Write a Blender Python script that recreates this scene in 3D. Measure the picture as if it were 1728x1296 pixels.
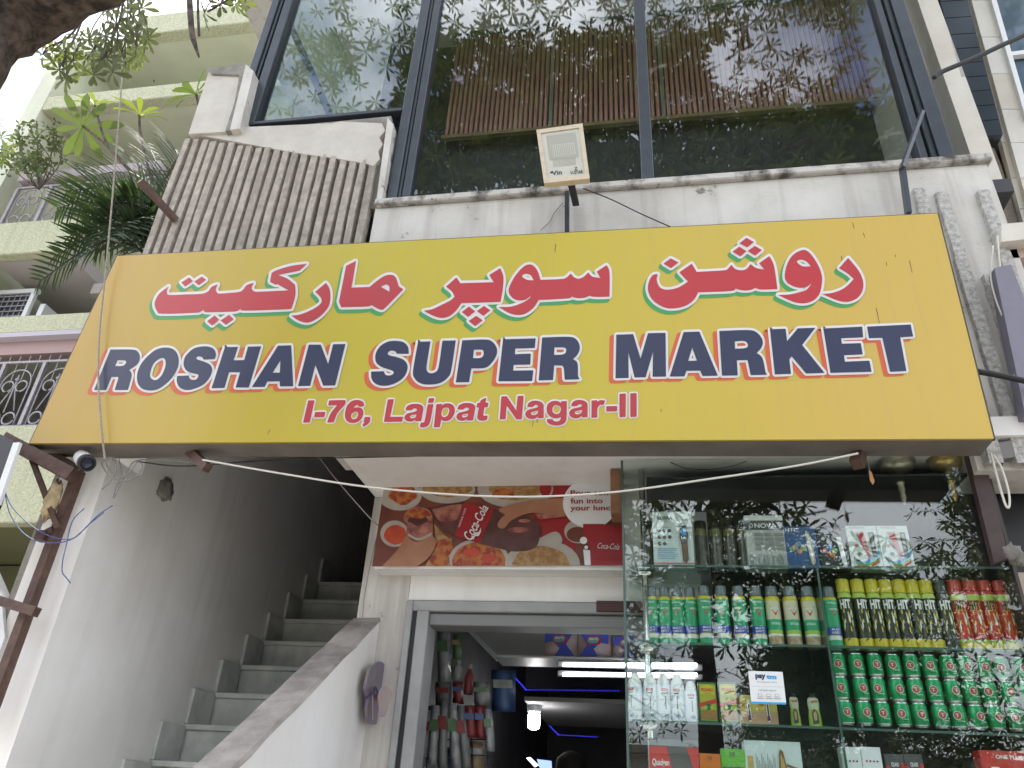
import bpy, math, random
import numpy as np
from mathutils import Vector, Matrix
from mathutils.geometry import tessellate_polygon

for o in list(bpy.data.objects): bpy.data.objects.remove(o)
random.seed(7); RNG = np.random.default_rng(11)
SC = bpy.context.scene
COL = SC.collection
R = math.radians

# ------------------------------------------------------------------ camera
F = 1290.0
def nz(v): v = np.array(v, float); return v/np.linalg.norm(v)
_Z = nz([136, -2248, F]); _N = np.array([236.0, 0, F]); _N[1] = -(_Z[0]*_N[0]+_Z[2]*_N[2])/_Z[1]; _N = nz(_N)
_X = np.cross(_N, _Z)
if _X[0] < 0: _X = -_X
CM = np.array([_X, _N, _Z])
EYE = np.array([0, 0, 1.55])
def ray(px, py): return CM @ np.array([px-864.0, py-648.0, F])
def P(px, py, Y):                       # the point of the plane y = Y seen at a pixel of the photograph
    r = ray(px, py); return EYE + r*(Y/r[1])
def PX(px, py, X):
    r = ray(px, py); return EYE + r*(X/r[0])
def PZ(px, py, Z):
    r = ray(px, py); return EYE + r*((Z-1.55)/r[2])
def proj(p):
    v = CM.T @ (np.array(p, float)-EYE); return 864+F*v[0]/v[2], 648+F*v[1]/v[2], v[2]
cam = bpy.data.cameras.new('camera'); camo = bpy.data.objects.new('camera', cam); COL.objects.link(camo)
cam.sensor_fit = 'HORIZONTAL'; cam.sensor_width = 36; cam.lens = F/1728*36; cam.clip_start = .02; cam.clip_end = 800
camo.matrix_world = Matrix([[CM[i][0], -CM[i][1], -CM[i][2], EYE[i]] for i in range(3)]+[[0, 0, 0, 1]])
SC.camera = camo

# ------------------------------------------------------------------ sky, sun, exposure
SUN_EL, SUN_AZ = 66.0, -55.0             # azimuth measured from +Y (behind the shop) towards +X
w = bpy.data.worlds.new("World"); SC.world = w; w.use_nodes = True
nt = w.node_tree; nt.nodes.clear()
out = nt.nodes.new('ShaderNodeOutputWorld'); bg = nt.nodes.new('ShaderNodeBackground')
sky = nt.nodes.new('ShaderNodeTexSky'); sky.sky_type = 'NISHITA'; sky.sun_disc = False
sky.sun_elevation = R(SUN_EL); sky.sun_rotation = R(SUN_AZ); sky.dust_density = 2.0
tc = nt.nodes.new('ShaderNodeTexCoord'); nz1 = nt.nodes.new('ShaderNodeTexNoise')
nz1.inputs['Scale'].default_value = 2.6; nz1.inputs['Detail'].default_value = 7; nz1.inputs['Roughness'].default_value = .55
cr = nt.nodes.new('ShaderNodeValToRGB'); cr.color_ramp.elements[0].position = .42; cr.color_ramp.elements[1].position = .62
mx = nt.nodes.new('ShaderNodeMix'); mx.data_type = 'RGBA'
mx.inputs['B'].default_value = (13, 13.2, 13.8, 1)
nt.links.new(tc.outputs['Generated'], nz1.inputs['Vector']); nt.links.new(nz1.outputs['Fac'], cr.inputs['Fac'])
nt.links.new(cr.outputs['Color'], mx.inputs['Factor']); nt.links.new(sky.outputs['Color'], mx.inputs['A'])
nt.links.new(mx.outputs['Result'], bg.inputs['Color']); nt.links.new(bg.outputs['Background'], out.inputs['Surface'])
bg.inputs['Strength'].default_value = .15
sl = bpy.data.lights.new('sun', 'SUN'); sl.energy = 4.0; sl.angle = R(.5); sl.color = (1, .95, .86)
so = bpy.data.objects.new('sun', sl); COL.objects.link(so)
_d = Vector((math.sin(R(SUN_AZ))*math.cos(R(SUN_EL)), math.cos(R(SUN_AZ))*math.cos(R(SUN_EL)), math.sin(R(SUN_EL))))
so.rotation_euler = _d.to_track_quat('Z', 'Y').to_euler(); so.location = (0, 0, 30)
SC.view_settings.view_transform = 'Standard'; SC.view_settings.look = 'None'
SC.view_settings.exposure = 1.12; SC.view_settings.gamma = 1; SC.view_settings.use_curve_mapping = False
SC.cycles.max_bounces = 10; SC.cycles.transparent_max_bounces = 40; SC.cycles.diffuse_bounces = 5; SC.cycles.glossy_bounces = 5
SC.cycles.caustics_reflective = False; SC.cycles.caustics_refractive = False

# ------------------------------------------------------------------ materials
MATS = {}
def node_mat(name):
    m = bpy.data.materials.new(name); m.use_nodes = True
    return m, m.node_tree, m.node_tree.nodes['Principled BSDF']
def M(name, c, rough=.6, metal=0, c2=None, scale=6, lo=.35, hi=.7, bump=0, bscale=60, streak=None, spots=None, spec=.5, coat=0):
    """c base colour, c2 mottling colour, streak = (colour, amount) stains that run down, spots = (colour, scale, threshold) dirt"""
    if name in MATS: return MATS[name]
    m, t, b = node_mat(name); N, L = t.nodes, t.links
    b.inputs['Roughness'].default_value = rough; b.inputs['Metallic'].default_value = metal
    b.inputs['Specular IOR Level'].default_value = spec; b.inputs['Coat Weight'].default_value = coat
    tc = N.new('ShaderNodeTexCoord'); cur = None
    def ramp(fac, a, z):
        r = N.new('ShaderNodeMapRange'); r.inputs['From Min'].default_value = a; r.inputs['From Max'].default_value = z
        L.new(fac, r.inputs['Value']); return r.outputs['Result']
    def noise(sc, det=6, stretch=None, ro=.6):
        n = N.new('ShaderNodeTexNoise'); n.inputs['Scale'].default_value = sc; n.inputs['Detail'].default_value = det; n.inputs['Roughness'].default_value = ro
        if stretch:
            mp = N.new('ShaderNodeMapping'); mp.inputs['Scale'].default_value = stretch
            L.new(tc.outputs['Object'], mp.inputs['Vector']); L.new(mp.outputs['Vector'], n.inputs['Vector'])
        else: L.new(tc.outputs['Object'], n.inputs['Vector'])
        return n.outputs['Fac']
    def mix(fac, a, bcol):
        x = N.new('ShaderNodeMix'); x.data_type = 'RGBA'; L.new(fac, x.inputs['Factor'])
        if isinstance(a, tuple): x.inputs['A'].default_value = (*a, 1)
        else: L.new(a, x.inputs['A'])
        x.inputs['B'].default_value = (*bcol, 1); return x.outputs['Result']
    cur = tuple(c)
    if c2: cur = mix(ramp(noise(scale), lo, hi), cur, c2)
    if streak:
        f = ramp(noise(1, 5, (9, 9, .55)), .5, .78)
        k = N.new('ShaderNodeMath'); k.operation = 'MULTIPLY'; L.new(f, k.inputs[0]); k.inputs[1].default_value = streak[1]; cur = mix(k.outputs[0], cur, streak[0])
    if spots:
        cur = mix(ramp(noise(spots[1], 8, None, .75), spots[2], spots[2]+.06), cur, spots[0])
    if isinstance(cur, tuple): b.inputs['Base Color'].default_value = (*cur, 1)
    else: L.new(cur, b.inputs['Base Color'])
    if bump:
        bp = N.new('ShaderNodeBump'); bp.inputs['Strength'].default_value = bump; bp.inputs['Distance'].default_value = .01
        L.new(noise(bscale, 5), bp.inputs['Height']); L.new(bp.outputs['Normal'], b.inputs['Normal'])
    MATS[name] = m; return m
def glass(name, tint=(.9, .95, .93), f0=.06):
    m, t, b = node_mat(name); N, L = t.nodes, t.links; N.remove(b)
    o = N['Material Output']; tr = N.new('ShaderNodeBsdfTransparent'); tr.inputs['Color'].default_value = (*tint, 1)
    g = N.new('ShaderNodeBsdfGlossy'); g.inputs['Roughness'].default_value = .004; g.inputs['Color'].default_value = (.95, .97, 1, 1)
    lw = N.new('ShaderNodeLayerWeight'); pw = N.new('ShaderNodeMath'); pw.operation = 'POWER'; pw.inputs[1].default_value = 5
    ma = N.new('ShaderNodeMath'); ma.operation = 'MULTIPLY_ADD'; ma.inputs[1].default_value = 1-f0; ma.inputs[2].default_value = f0
    mx = N.new('ShaderNodeMixShader'); L.new(lw.outputs['Facing'], pw.inputs[0]); L.new(pw.outputs[0], ma.inputs[0]); L.new(ma.outputs[0], mx.inputs['Fac'])
    L.new(tr.outputs[0], mx.inputs[1]); L.new(g.outputs[0], mx.inputs[2]); L.new(mx.outputs[0], o.inputs['Surface']); MATS[name] = m; return m
def emit(name, c, s):
    m, t, b = node_mat(name); b.inputs['Base Color'].default_value = (*c, 1); b.inputs['Emission Color'].default_value = (*c, 1); b.inputs['Emission Strength'].default_value = s
    MATS[name] = m; return m
def leafmat(name, c1, c2, trans=.45, rough=.6):
    m, t, b = node_mat(name); N, L = t.nodes, t.links; o = N['Material Output']
    g = N.new('ShaderNodeNewGeometry'); x = N.new('ShaderNodeMix'); x.data_type = 'RGBA'
    x.inputs['A'].default_value = (*c1, 1); x.inputs['B'].default_value = (*c2, 1); L.new(g.outputs['Random Per Island'], x.inputs['Factor'])
    L.new(x.outputs['Result'], b.inputs['Base Color']); b.inputs['Roughness'].default_value = rough
    tr = N.new('ShaderNodeBsdfTranslucent'); mc = N.new('ShaderNodeMix'); mc.data_type = 'RGBA'; mc.blend_type = 'MULTIPLY'; mc.inputs['Factor'].default_value = 1
    L.new(x.outputs['Result'], mc.inputs['A']); mc.inputs['B'].default_value = (2.0, 2.0, 1.0, 1); L.new(mc.outputs['Result'], tr.inputs['Color'])
    ms = N.new('ShaderNodeMixShader'); ms.inputs['Fac'].default_value = trans; L.new(b.outputs[0], ms.inputs[1]); L.new(tr.outputs[0], ms.inputs[2]); L.new(ms.outputs[0], o.inputs['Surface'])
    MATS[name] = m; return m

# ------------------------------------------------------------------ mesh builder
TEXTS = {}
def text2d(s, bold=0.0):
    k = (s, bold)
    if k in TEXTS: return TEXTS[k]
    c = bpy.data.curves.new('t', 'FONT'); c.body = s; c.offset = bold; c.resolution_u = 3; c.fill_mode = 'FRONT'; c.size = 1
    o = bpy.data.objects.new('t', c); COL.objects.link(o)
    me = bpy.data.meshes.new_from_object(o.evaluated_get(bpy.context.evaluated_depsgraph_get()))
    v = np.array([x.co[:2] for x in me.vertices]); f = [tuple(p.vertices) for p in me.polygons]
    bpy.data.objects.remove(o); bpy.data.curves.remove(c); bpy.data.meshes.remove(me)
    TEXTS[k] = (v, f); return TEXTS[k]
def catmull(pts, n=4):
    """pts: (x, y) smooth or (x, y, 1) corner -> closed polyline"""
    N = len(pts); res = []
    for i in range(N):
        a, b, c, d = pts[i-1], pts[i], pts[(i+1) % N], pts[(i+2) % N]
        p1, p2 = np.array(b[:2], float), np.array(c[:2], float)
        cb, cc = len(b) > 2, len(c) > 2
        res.append(tuple(p1))
        if cb and cc: continue
        m1 = (p2-np.array(a[:2]))*.5 if not cb else (p2-p1)*.8
        m2 = (np.array(d[:2])-p1)*.5 if not cc else (p2-p1)*.8
        for k in range(1, n):
            t = k/n; t2, t3 = t*t, t*t*t
            res.append(tuple((2*t3-3*t2+1)*p1+(t3-2*t2+t)*m1+(-2*t3+3*t2)*p2+(t3-t2)*m2))
    return res
ORIG = {}
class B:
    def __init__(s): s.v = []; s.f = []; s.m = []
    def add(s, vs, fs, m=0):
        n = len(s.v); s.v += [tuple(map(float, x)) for x in vs]; s.f += [tuple(i+n for i in f) for f in fs]
        s.m += [m]*len(fs) if isinstance(m, int) else list(m); return s
    def box(s, x0, x1, y0, y1, z0, z1, m=0, bev=0):
        if bev:
            b = bev
            prof = [(x0+b, y0), (x1-b, y0), (x1, y0+b), (x1, y1-b), (x1-b, y1), (x0+b, y1), (x0, y1-b), (x0, y0+b)]
            ins = [(min(max(x, x0+b), x1-b), min(max(y, y0+b), y1-b)) for x, y in prof]
            rings = [[(x, y, z0) for x, y in ins], [(x, y, z0+b) for x, y in prof], [(x, y, z1-b) for x, y in prof], [(x, y, z1) for x, y in ins]]
            vs = sum(rings, []); fs = [tuple(range(7, -1, -1)), tuple(range(24, 32))]
            for k in range(3):
                for i in range(8): fs.append((k*8+i, k*8+(i+1) % 8, k*8+8+(i+1) % 8, k*8+8+i))
            return s.add(vs, fs, m)
        v = [(x0, y0, z0), (x1, y0, z0), (x1, y1, z0), (x0, y1, z0), (x0, y0, z1), (x1, y0, z1), (x1, y1, z1), (x0, y1, z1)]
        return s.add(v, [(3, 2, 1, 0), (4, 5, 6, 7), (0, 1, 5, 4), (1, 2, 6, 5), (2, 3, 7, 6), (3, 0, 4, 7)], m)
    def prism(s, pts, vec, m=0):                     # planar outline swept along vec
        n = len(pts); p = [np.array(q, float) for q in pts]; vec = np.array(vec, float)
        nrm = sum(np.cross(p[i], p[(i+1) % n]) for i in range(n))
        if np.dot(nrm, vec) > 0: p = p[::-1]
        fs = [tuple(range(n)), tuple(range(2*n-1, n-1, -1))]+[((i+1) % n, i, n+i, n+(i+1) % n) for i in range(n)]
        return s.add(p+[q+vec for q in p], fs, m)
    def rod(s, a, b, wdt, dep, m=0, up=(0, 0, 1)):    # square bar from a to b
        a, b = np.array(a, float), np.array(b, float); d = nz(b-a); u = np.cross(d, up)
        if np.linalg.norm(u) < 1e-3: u = np.cross(d, (0, 1, 0))
        u = nz(u); q = np.cross(u, d); r = [a+u*i*wdt/2+q*j*dep/2 for i, j in ((-1, -1), (1, -1), (1, 1), (-1, 1))]
        return s.prism(r, b-a, m)
    def tube(s, pts, r, seg=8, m=0, cap=True):
        p = [np.array(q, float) for q in pts]; n = len(p); rr = r if hasattr(r, '__len__') else [r]*n
        vs = []; fs = []; ref = np.array((.31, .57, .76))
        for i in range(n):
            t = nz(p[min(i+1, n-1)]-p[max(i-1, 0)]); u = nz(np.cross(t, ref)); q = np.cross(t, u); ref = np.cross(u, t) if i else np.cross(u, t)
            for k in range(seg):
                a = 2*math.pi*k/seg; vs.append(p[i]+rr[i]*(u*math.cos(a)+q*math.sin(a)))
        for i in range(n-1):
            for k in range(seg): fs.append((i*seg+k, i*seg+(k+1) % seg, (i+1)*seg+(k+1) % seg, (i+1)*seg+k))
        if cap: fs += [tuple(range(seg-1, -1, -1)), tuple(range((n-1)*seg, n*seg))]
        return s.add(vs, fs, m)
    def lathe(s, c, prof, seg=20, axis=None):         # prof: (r, z, material of the band above)
        vs = []; fs = []; ms = []; c = np.array(c, float)
        A = nz(axis) if axis is not None else np.array((0, 0, 1.)); U = nz(np.cross(A, (.0, 1, .001))) if abs(A[1]) < .9 else nz(np.cross(A, (1, 0, 0))); W = np.cross(A, U)
        for q in prof:
            for k in range(seg):
                a = 2*math.pi*k/seg; vs.append(c+A*q[1]+(U*math.cos(a)+W*math.sin(a))*q[0])
        for i in range(len(prof)-1):
            for k in range(seg): fs.append((i*seg+k, i*seg+(k+1) % seg, (i+1)*seg+(k+1) % seg, (i+1)*seg+k)); ms.append(prof[i][2])
        fs += [tuple(range(seg-1, -1, -1)), tuple(range((len(prof)-1)*seg, len(prof)*seg))]; ms += [prof[0][2], prof[-2][2]]
        return s.add(vs, fs, ms)
    def flat(s, outer, to3, m=0, holes=()):           # filled outline(s) given in 2D, mapped by to3
        loops = [[Vector((x, y, 0)) for x, y in outer]]+[[Vector((x, y, 0)) for x, y in h] for h in holes]
        pts = [q for l in loops for q in l]; tri = tessellate_polygon(loops)
        vs = [to3(q[0], q[1]) for q in pts]; fs = []
        for t in tri:
            a, b, c = (np.array(vs[i]) for i in t)
            fs.append(t if np.cross(b-a, c-a)[1] < 0 else t[::-1])
        return s.add(vs, fs, m)
    def stroke(s, pts, to3, hw, m=0, eps=3e-5, closed=True, dz=0.0):   # ribbon along an outline, each piece a hair proud of the last
        n = len(pts); k = 0
        for i in range(n if closed else n-1):
            a, b = np.array(pts[i], float), np.array(pts[(i+1) % n], float)
            if np.linalg.norm(b-a) < 1e-9: continue
            t = (b-a)/np.linalg.norm(b-a); q = np.array((-t[1], t[0]))*hw
            for poly in ([a-q, b-q, b+q, a+q], [b+hw*np.array((math.cos(x), math.sin(x))) for x in np.arange(6)*math.pi/3+i]):
                off = eps*((k % 23)+1); k += 1
                s.flat([tuple(z) for z in poly], lambda x, y, o=off: to3(x, y, o), m)
        return s
    def text(s, txt, quad, m=0, bold=.0, shear=0):     # quad: TL, TR, BR, BL points around the ink of the text
        v, f = text2d(txt, bold)
        if not len(v): return s
        v = v.copy(); v[:, 0] += shear*v[:, 1]; lo, hi = v.min(0), v.max(0); uv = (v-lo)/(hi-lo); q = [np.array(x, float) for x in quad]
        pts = [(1-b)*((1-a)*q[3]+a*q[2])+b*((1-a)*q[0]+a*q[1]) for a, b in uv]
        return s.add(pts, f, m)
    def textcyl(s, txt, c, r, a0, wdt, z0, h, m=0, bold=0.02):   # text round a cylinder, a0 = middle angle, 0 faces -Y
        v, f = text2d(txt, bold); lo, hi = v.min(0), v.max(0); uv = (v-lo)/(hi-lo)
        pts = []
        for a, b in uv:
            t = a0+(a-.5)*wdt/r; pts.append((c[0]+r*math.sin(t), c[1]-r*math.cos(t), c[2]+z0+b*h))
        return s.add(pts, f, m)
    def patchcyl(s, c, r, a0, da, z0, z1, m=0, n=4, slant=0):
        vs = []; fs = []
        for i in range(n+1):
            t = a0-da/2+da*i/n; x, y = c[0]+r*math.sin(t), c[1]-r*math.cos(t); vs += [(x, y, c[2]+z0+slant*i/n), (x, y, c[2]+z1+slant*i/n)]
        for i in range(n): fs.append((2*i, 2*i+2, 2*i+3, 2*i+1))
        return s.add(vs, fs, m)
    def obj(s, name, mats, parent=None, smooth=False, kind=None, label=None, origin=None, autos=None):
        org = np.array(origin if origin is not None else (ORIG[parent.name] if parent else (0, 0, 0)), float)
        me = bpy.data.meshes.new(name); me.from_pydata([tuple(np.array(x)-org) for x in s.v], [], s.f)
        for q in (mats if isinstance(mats, (list, tuple)) else [mats]): me.materials.append(q)
        me.polygons.foreach_set('material_index', s.m)
        if smooth: me.polygons.foreach_set('use_smooth', [True]*len(s.f))
        me.update()
        if smooth and autos: me.set_sharp_from_angle(angle=R(autos))
        o = bpy.data.objects.new(name, me); COL.objects.link(o); ORIG[o.name] = org
        if parent: o.parent = parent
        else: o.location = org
        if kind: o['kind'] = kind
        if label: o['label'] = label
        return o
def tag(o, label, cat, group=None):
    o['label'] = label; o['category'] = cat
    if group: o['group'] = group
    return o
def root(name, label, cat, loc=(0, 0, 0), group=None):
    o = bpy.data.objects.new(name, None); COL.objects.link(o); o.location = tuple(map(float, loc)); ORIG[o.name] = np.array(loc, float)
    o.empty_display_size = .05
    return tag(o, label, cat, group)
def dup(src, loc, label=None, rz=None):
    r = src.copy(); COL.objects.link(r); r.location = tuple(map(float, loc)); ORIG[r.name] = np.array(loc, float)
    if rz is not None: r.rotation_euler = (0, 0, rz)
    if label: r['label'] = label
    for ch in src.children:
        c = ch.copy(); COL.objects.link(c); c.parent = r
        for g in ch.children:
            d = g.copy(); COL.objects.link(d); d.parent = c
    return r
def piece(src, parent, off):              # one more piece that shares the mesh of src
    o = src.copy(); COL.objects.link(o); o.parent = parent; o.location = tuple(map(float, off)); return o
ORD = 'first second third fourth fifth sixth seventh eighth ninth tenth eleventh twelfth'.split()
# ------------------------------------------------------------------ palette
WHITE = M('white_plaster', (.67, .65, .61), .75, c2=(.52, .50, .46), scale=3, bump=.25, bscale=45, streak=((.30, .27, .24), .8), spots=((.2, .18, .15), 6, .605))
WHITE2 = M('clean_white_wall', (.87, .86, .84), .65, c2=(.76, .73, .69), scale=1.6, bump=.12, bscale=30, streak=((.5, .48, .45), .3), spots=((.4, .37, .33), 3, .73))
DIRTY = M('grimy_cement', (.33, .31, .28), .9, c2=(.17, .16, .14), scale=9, bump=.6, bscale=50)
GRIT = M('grit_plaster', (.58, .525, .46), .95, c2=(.33, .29, .25), scale=26, lo=.3, hi=.75, bump=1.0, bscale=120, streak=((.13, .11, .095), .75))
GRITW = M('white_grit', (.64, .63, .60), .95, c2=(.38, .37, .34), scale=45, lo=.42, hi=.62, bump=1.0, bscale=130, streak=((.33, .32, .3), .45))
CREAM = M('cream_stone', (.66, .63, .56), .6, c2=(.55, .51, .44), scale=4, bump=.1, streak=((.4, .36, .3), .35))
FRAME = M('grey_aluminium', (.045, .055, .07), .38, metal=.3, c2=(.06, .07, .085), scale=10)
GLASS = glass('window_glass', (.90, .93, .92), .08)
CGLASS = glass('case_glass', (.93, .97, .95), .045)
SGLASS = glass('shelf_glass', (.86, .94, .91), .05)
EDGE = M('green_glass_edge', (.06, .11, .095), .25)
RUST = M('brown_paint_metal', (.07, .035, .028), .6, c2=(.13, .07, .05), scale=25, bump=.3)
BLACK = M('black_plastic', (.012, .012, .014), .45)
DARK = M('dark_wall', (.06, .062, .07), .7, c2=(.045, .046, .05), scale=4)
MARB = M('grey_marble', (.60, .61, .58), .35, c2=(.40, .43, .41), scale=5, lo=.4, hi=.65, bump=.03, streak=((.2, .2, .18), .4))
GREEN = M('pale_green_plaster', (.54, .54, .39), .9, c2=(.38, .40, .27), scale=45, lo=.42, hi=.62, bump=.9, bscale=90, streak=((.3, .31, .22), .45))
GREENS = M('green_smooth_paint', (.58, .60, .46), .85, c2=(.50, .51, .42), scale=2, bump=.1)
CHROME = M('chrome', (.62, .62, .59), .22, metal=.95)
IRON = M('grey_railing_paint', (.36, .34, .37), .5, c2=(.24, .22, .24), scale=30)
WIREW = M('white_cord', (.62, .60, .54), .7); WIREG = M('grey_cable', (.25, .24, .23), .7); WIREK = M('black_cable', (.015, .015, .016), .5); WIREB = M('blue_wire', (.06, .10, .28), .5)
PAPER = M('white_card', (.74, .76, .77), .4); INK = M('black_ink', (.02, .02, .022), .4); RED = M('red_print', (.52, .035, .03), .4); NAVY = M('navy_print', (.035, .04, .10), .5)

# ------------------------------------------------------------------ the ground
g = B().box(-60, 60, -60, 8, -.5, 0); g.obj('ground', M('pavement_dust', (.40, .375, .34), .9, c2=(.3, .28, .25), scale=1.5, bump=.2), kind='structure')
g = B().box(-60, 60, -9, -2.2, 0.004, .008); g.obj('road', M('asphalt', (.075, .075, .076), .9, c2=(.05, .05, .05), scale=3, bump=.4), kind='structure')
for y in (-9.15, -2.2): B().box(-60, 60, y, y+.15, .001, .14, bev=.015).obj('kerb', M('kerb_stone', (.34, .33, .3), .85), kind='structure')

# ------------------------------------------------------------------ shop building
SH = root('shop_building', 'two-storey shop building with white stair wall, grooved concrete panel and glazed upper room', 'building', (-.4, 2.8, 0))
YW = 2.8
def wall(name, m, x0, x1, y0, y1, z0, z1, bev=0, parent=SH): return B().box(x0, x1, y0, y1, z0, z1, bev=bev).obj(name, m, parent)
wall('fascia_wall', WHITE, -1.3, 1.60, YW, YW+.2, 2.88, 4.255)
s = B().box(-1.30, 1.62, YW-.03, YW+.3, 4.258, 4.30, bev=.006); s.obj('window_sill', M('stained_sill', (.55, .53, .5), .8, c2=(.08, .07, .06), scale=9, lo=.46, hi=.66, bump=.5, spots=((.05, .045, .04), 14, .62)), SH)
# grooved panel on the left: a backing slab and its ribs
FX0, FX1 = -2.565, -1.33
B().prism([P(315, 228, YW+.035), P(622, 276, YW+.035), (FX1, YW+.035, 2.9), (FX0, YW+.035, 2.9)], (0, .04, 0)).obj('grooved_panel', M('groove_grit', (.28, .245, .21), .95, c2=(.15, .13, .11), scale=20, bump=1, bscale=110), SH)
NF = 21; pit = (FX1-FX0)/NF
za, zb = P(330, 230, YW)[2], P(622, 274, YW)[2]
for i in range(NF):
    x = FX0+pit*(i+.18); t = (i+.4)/NF; top = za+(zb-za)*t-.014+random.uniform(-.010, .008); wd = pit*random.uniform(.66, .76)
    yy = YW+.0345; b = B(); n = 9
    prof = [(0, yy), (.003, YW-.012), (wd-.003, YW-.012), (wd, yy)]
    vs = []; fs = []
    for k in range(n+1):
        z = 2.9+(top-2.9)*k/n; j = random.uniform(-.003, .003)
        vs += [(x+px+j, py+(random.uniform(-.003, .003) if py < yy else 0), z) for px, py in prof]
    for k in range(n):
        for q in range(3): fs.append((k*4+q, k*4+q+1, k*4+q+5, k*4+q+4))
    fs.append((n*4, n*4+1, n*4+2, n*4+3)); b.add(vs, fs); b.obj('rib', GRIT, SH)
# plaster above the ribs with its ragged cement border
PL = M('patch_plaster', (.62, .59, .54), .85, c2=(.5, .47, .42), scale=5, bump=.5, bscale=25, spots=((.25, .22, .19), 6, .64))
y0 = YW-.012
B().prism([P(*q, y0) for q in ((326, 226), (420, 214), (560, 208), (575, 205), (644, 208), (650, 220), (640, 232), (646, 243), (638, 255), (641, 268), (630, 280), (618, 276), (560, 266), (500, 258), (440, 247), (380, 236))], (0, .06, 0)).obj('plaster_patch', PL, SH)
B().prism([P(*q, YW+.012) for q in ((315, 229), (660, 196), (661, 262), (638, 352), (622, 352), (620, 276))], (0, .2, 0)).obj('cement_border', DIRTY, SH)
B().prism([P(*q, YW-.02) for q in ((654, 198), (664, 210), (643, 346), (634, 347))], (0, .2, 0)).obj('reveal_strip', WHITE, SH)
B().prism([P(*q, YW-.03) for q in ((352, 122), (412, 108), (424, 118), (405, 170), (382, 222), (318, 226))], (0, .16, 0)).obj('end_block', PL, SH)
B().prism([P(*q, YW-.045) for q in ((350, 116), (416, 106), (398, 218), (380, 221), (396, 172), (404, 126), (356, 124))], (0, .12, 0)).obj('block_edge', DIRTY, SH)
B().prism([P(*q, YW-.05) for q in ((415, 108), (428, 120), (404, 217), (388, 219))], (0, .22, 0)).obj('reveal_strip', WHITE, SH)
wall('end_wall', DARK, -2.56, -1.3, YW+.21, YW+.4, 4.15, 4.94)
# right pilaster with rough ribs
XP0, XP1 = P(1545, 560, YW+.02)[0], P(1700, 600, YW+.02)[0]
wall('pilaster', WHITE, 1.225, 1.60, YW+.02, YW+.25, 2.76, 4.25)
for i, (xa, zt) in enumerate(((1.25, 4.12), (1.338, 4.09), (1.424, 3.62), (1.508, 4.08))):
    b = B(); vs = []; fs = []; n = 16
    for k in range(n+1):
        z = 2.77+(zt-2.77)*k/n; j = random.uniform(-.003, .003)
        vs += [(xa+j, YW+.0195, z), (xa+.006+j, YW-.022, z), (xa+.052+j, YW-.022+random.uniform(-.004, .004), z), (xa+.058+j, YW+.0195, z)]
    for k in range(n):
        for q in range(3): fs.append((k*4+q, k*4+q+1, k*4+q+5, k*4+q+4))
    fs.append((n*4, n*4+1, n*4+2, n*4+3)); b.add(vs, fs); b.obj('rib', GRITW, SH)

# ---- upper window: frames, panes and the room behind
YG = YW+.05; ZT = 6.35
UW = B(); UW.v = []
def post(px, py, wpx, zb, y0=YG-.03, y1=YG+.06):
    x = P(px, py, y0)[0]; x1 = P(px+wpx, py, y0)[0]
    B().box(x, x1, y0, y1, zb, ZT, bev=.004).obj('mullion', FRAME, SH)
    return x, x1
zs = 4.30; zl = P(405, 217, YG)[2]
post(650, 342, 17, zs); post(669, 340, 6, zs, YG-.015); post(676, 338, 14, zs, YG-.02)
post(1083, 305, 21, zs)
post(1556, 272, 13, zs); post(1573, 270, 12, zs, YG-.01); post(1588, 268, 26, zs, YG-.03)
post(386, 217, 13, zl); post(402, 217, 5, zl, YG-.015); post(410, 217, 15, zl, YG-.03)
XA, XB = P(386, 217, YG)[0], P(1612, 268, YG)[0]; XM = P(660, 340, YG)[0]; XM2 = P(1090, 305, YG)[0]
B().box(XM+.05, XB-.15, YG-.028, YG+.05, zs, zs+.045, bev=.004).obj('bottom_rail', FRAME, SH)
B().box(XA+.05, XM-.02, YG-.028, YG+.05, zl-.005, zl+.02, bev=.003).obj('bottom_rail', FRAME, SH)
B().box(XA-.02, XB+.02, YG-.03, YG+.06, ZT+.001, ZT+.06, bev=.004).obj('top_rail', FRAME, SH)
for a, b_, z in ((XA+.1, XM, zl), (XM+.06, XM2, zs), (XM2+.03, XB-.09, zs)):
    B().box(a, b_, YG+.01, YG+.018, z+.01, ZT).obj('pane', GLASS, SH)
wall('roof_slab', WHITE, -3.0, 2.2, YG-.25, 7.2, 7.06, 7.26)
wall('head_wall', WHITE, XA-.05, XB+.05, YG, YG+.069, ZT+.07, 7.059)
RMC = M('room_ceiling', (.80, .81, .76), .8, c2=(.6, .6, .56), scale=2)
YB = 3.75                                          # slatted wall
wall('room_ceiling', RMC, -2.6, 1.9, YG+.07, YB+2, 6.98, 7.04)
wall('room_floor', DARK, -2.4, 1.75, YG+.08, YB+2, 4.2, 4.28)
xs0 = P(772, 70, YB)[0]; xs1 = P(1500, 160, YB)[0]; zlo = P(765, 232, YB)[2]; zhi = P(800, 62, YB)[2]
wall('back_panel', M('brown_backing', (.09, .05, .045), .7), xs0, xs1+.5, YB+.02, YB+.08, zlo, 6.98)
SL = M('brown_slat', (.56, .28, .245), .5, c2=(.43, .21, .18), scale=5)
n = int((xs1-xs0)/.036)
s0 = None
for i in range(n):
    x = xs0+.036*i
    if abs(i-n//4) < 1 or abs(i-n//2-1) < 1: continue
    if s0 is None: s0 = B().box(x, x+.022, YB-.004, YB+.0195, zlo+.015, zhi, bev=.003).obj('slat', SL, SH)
    else: piece(s0, SH, (x-xs0, 0, 0))
for i in (n//4, n//2+1): B().box(xs0+.036*i, xs0+.036*i+.026, YB-.006, YB+.0195, zlo+.01, zhi, bev=.002).obj('joint_strip', M('steel_strip', (.5, .48, .42), .35, metal=.6), SH)
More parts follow.
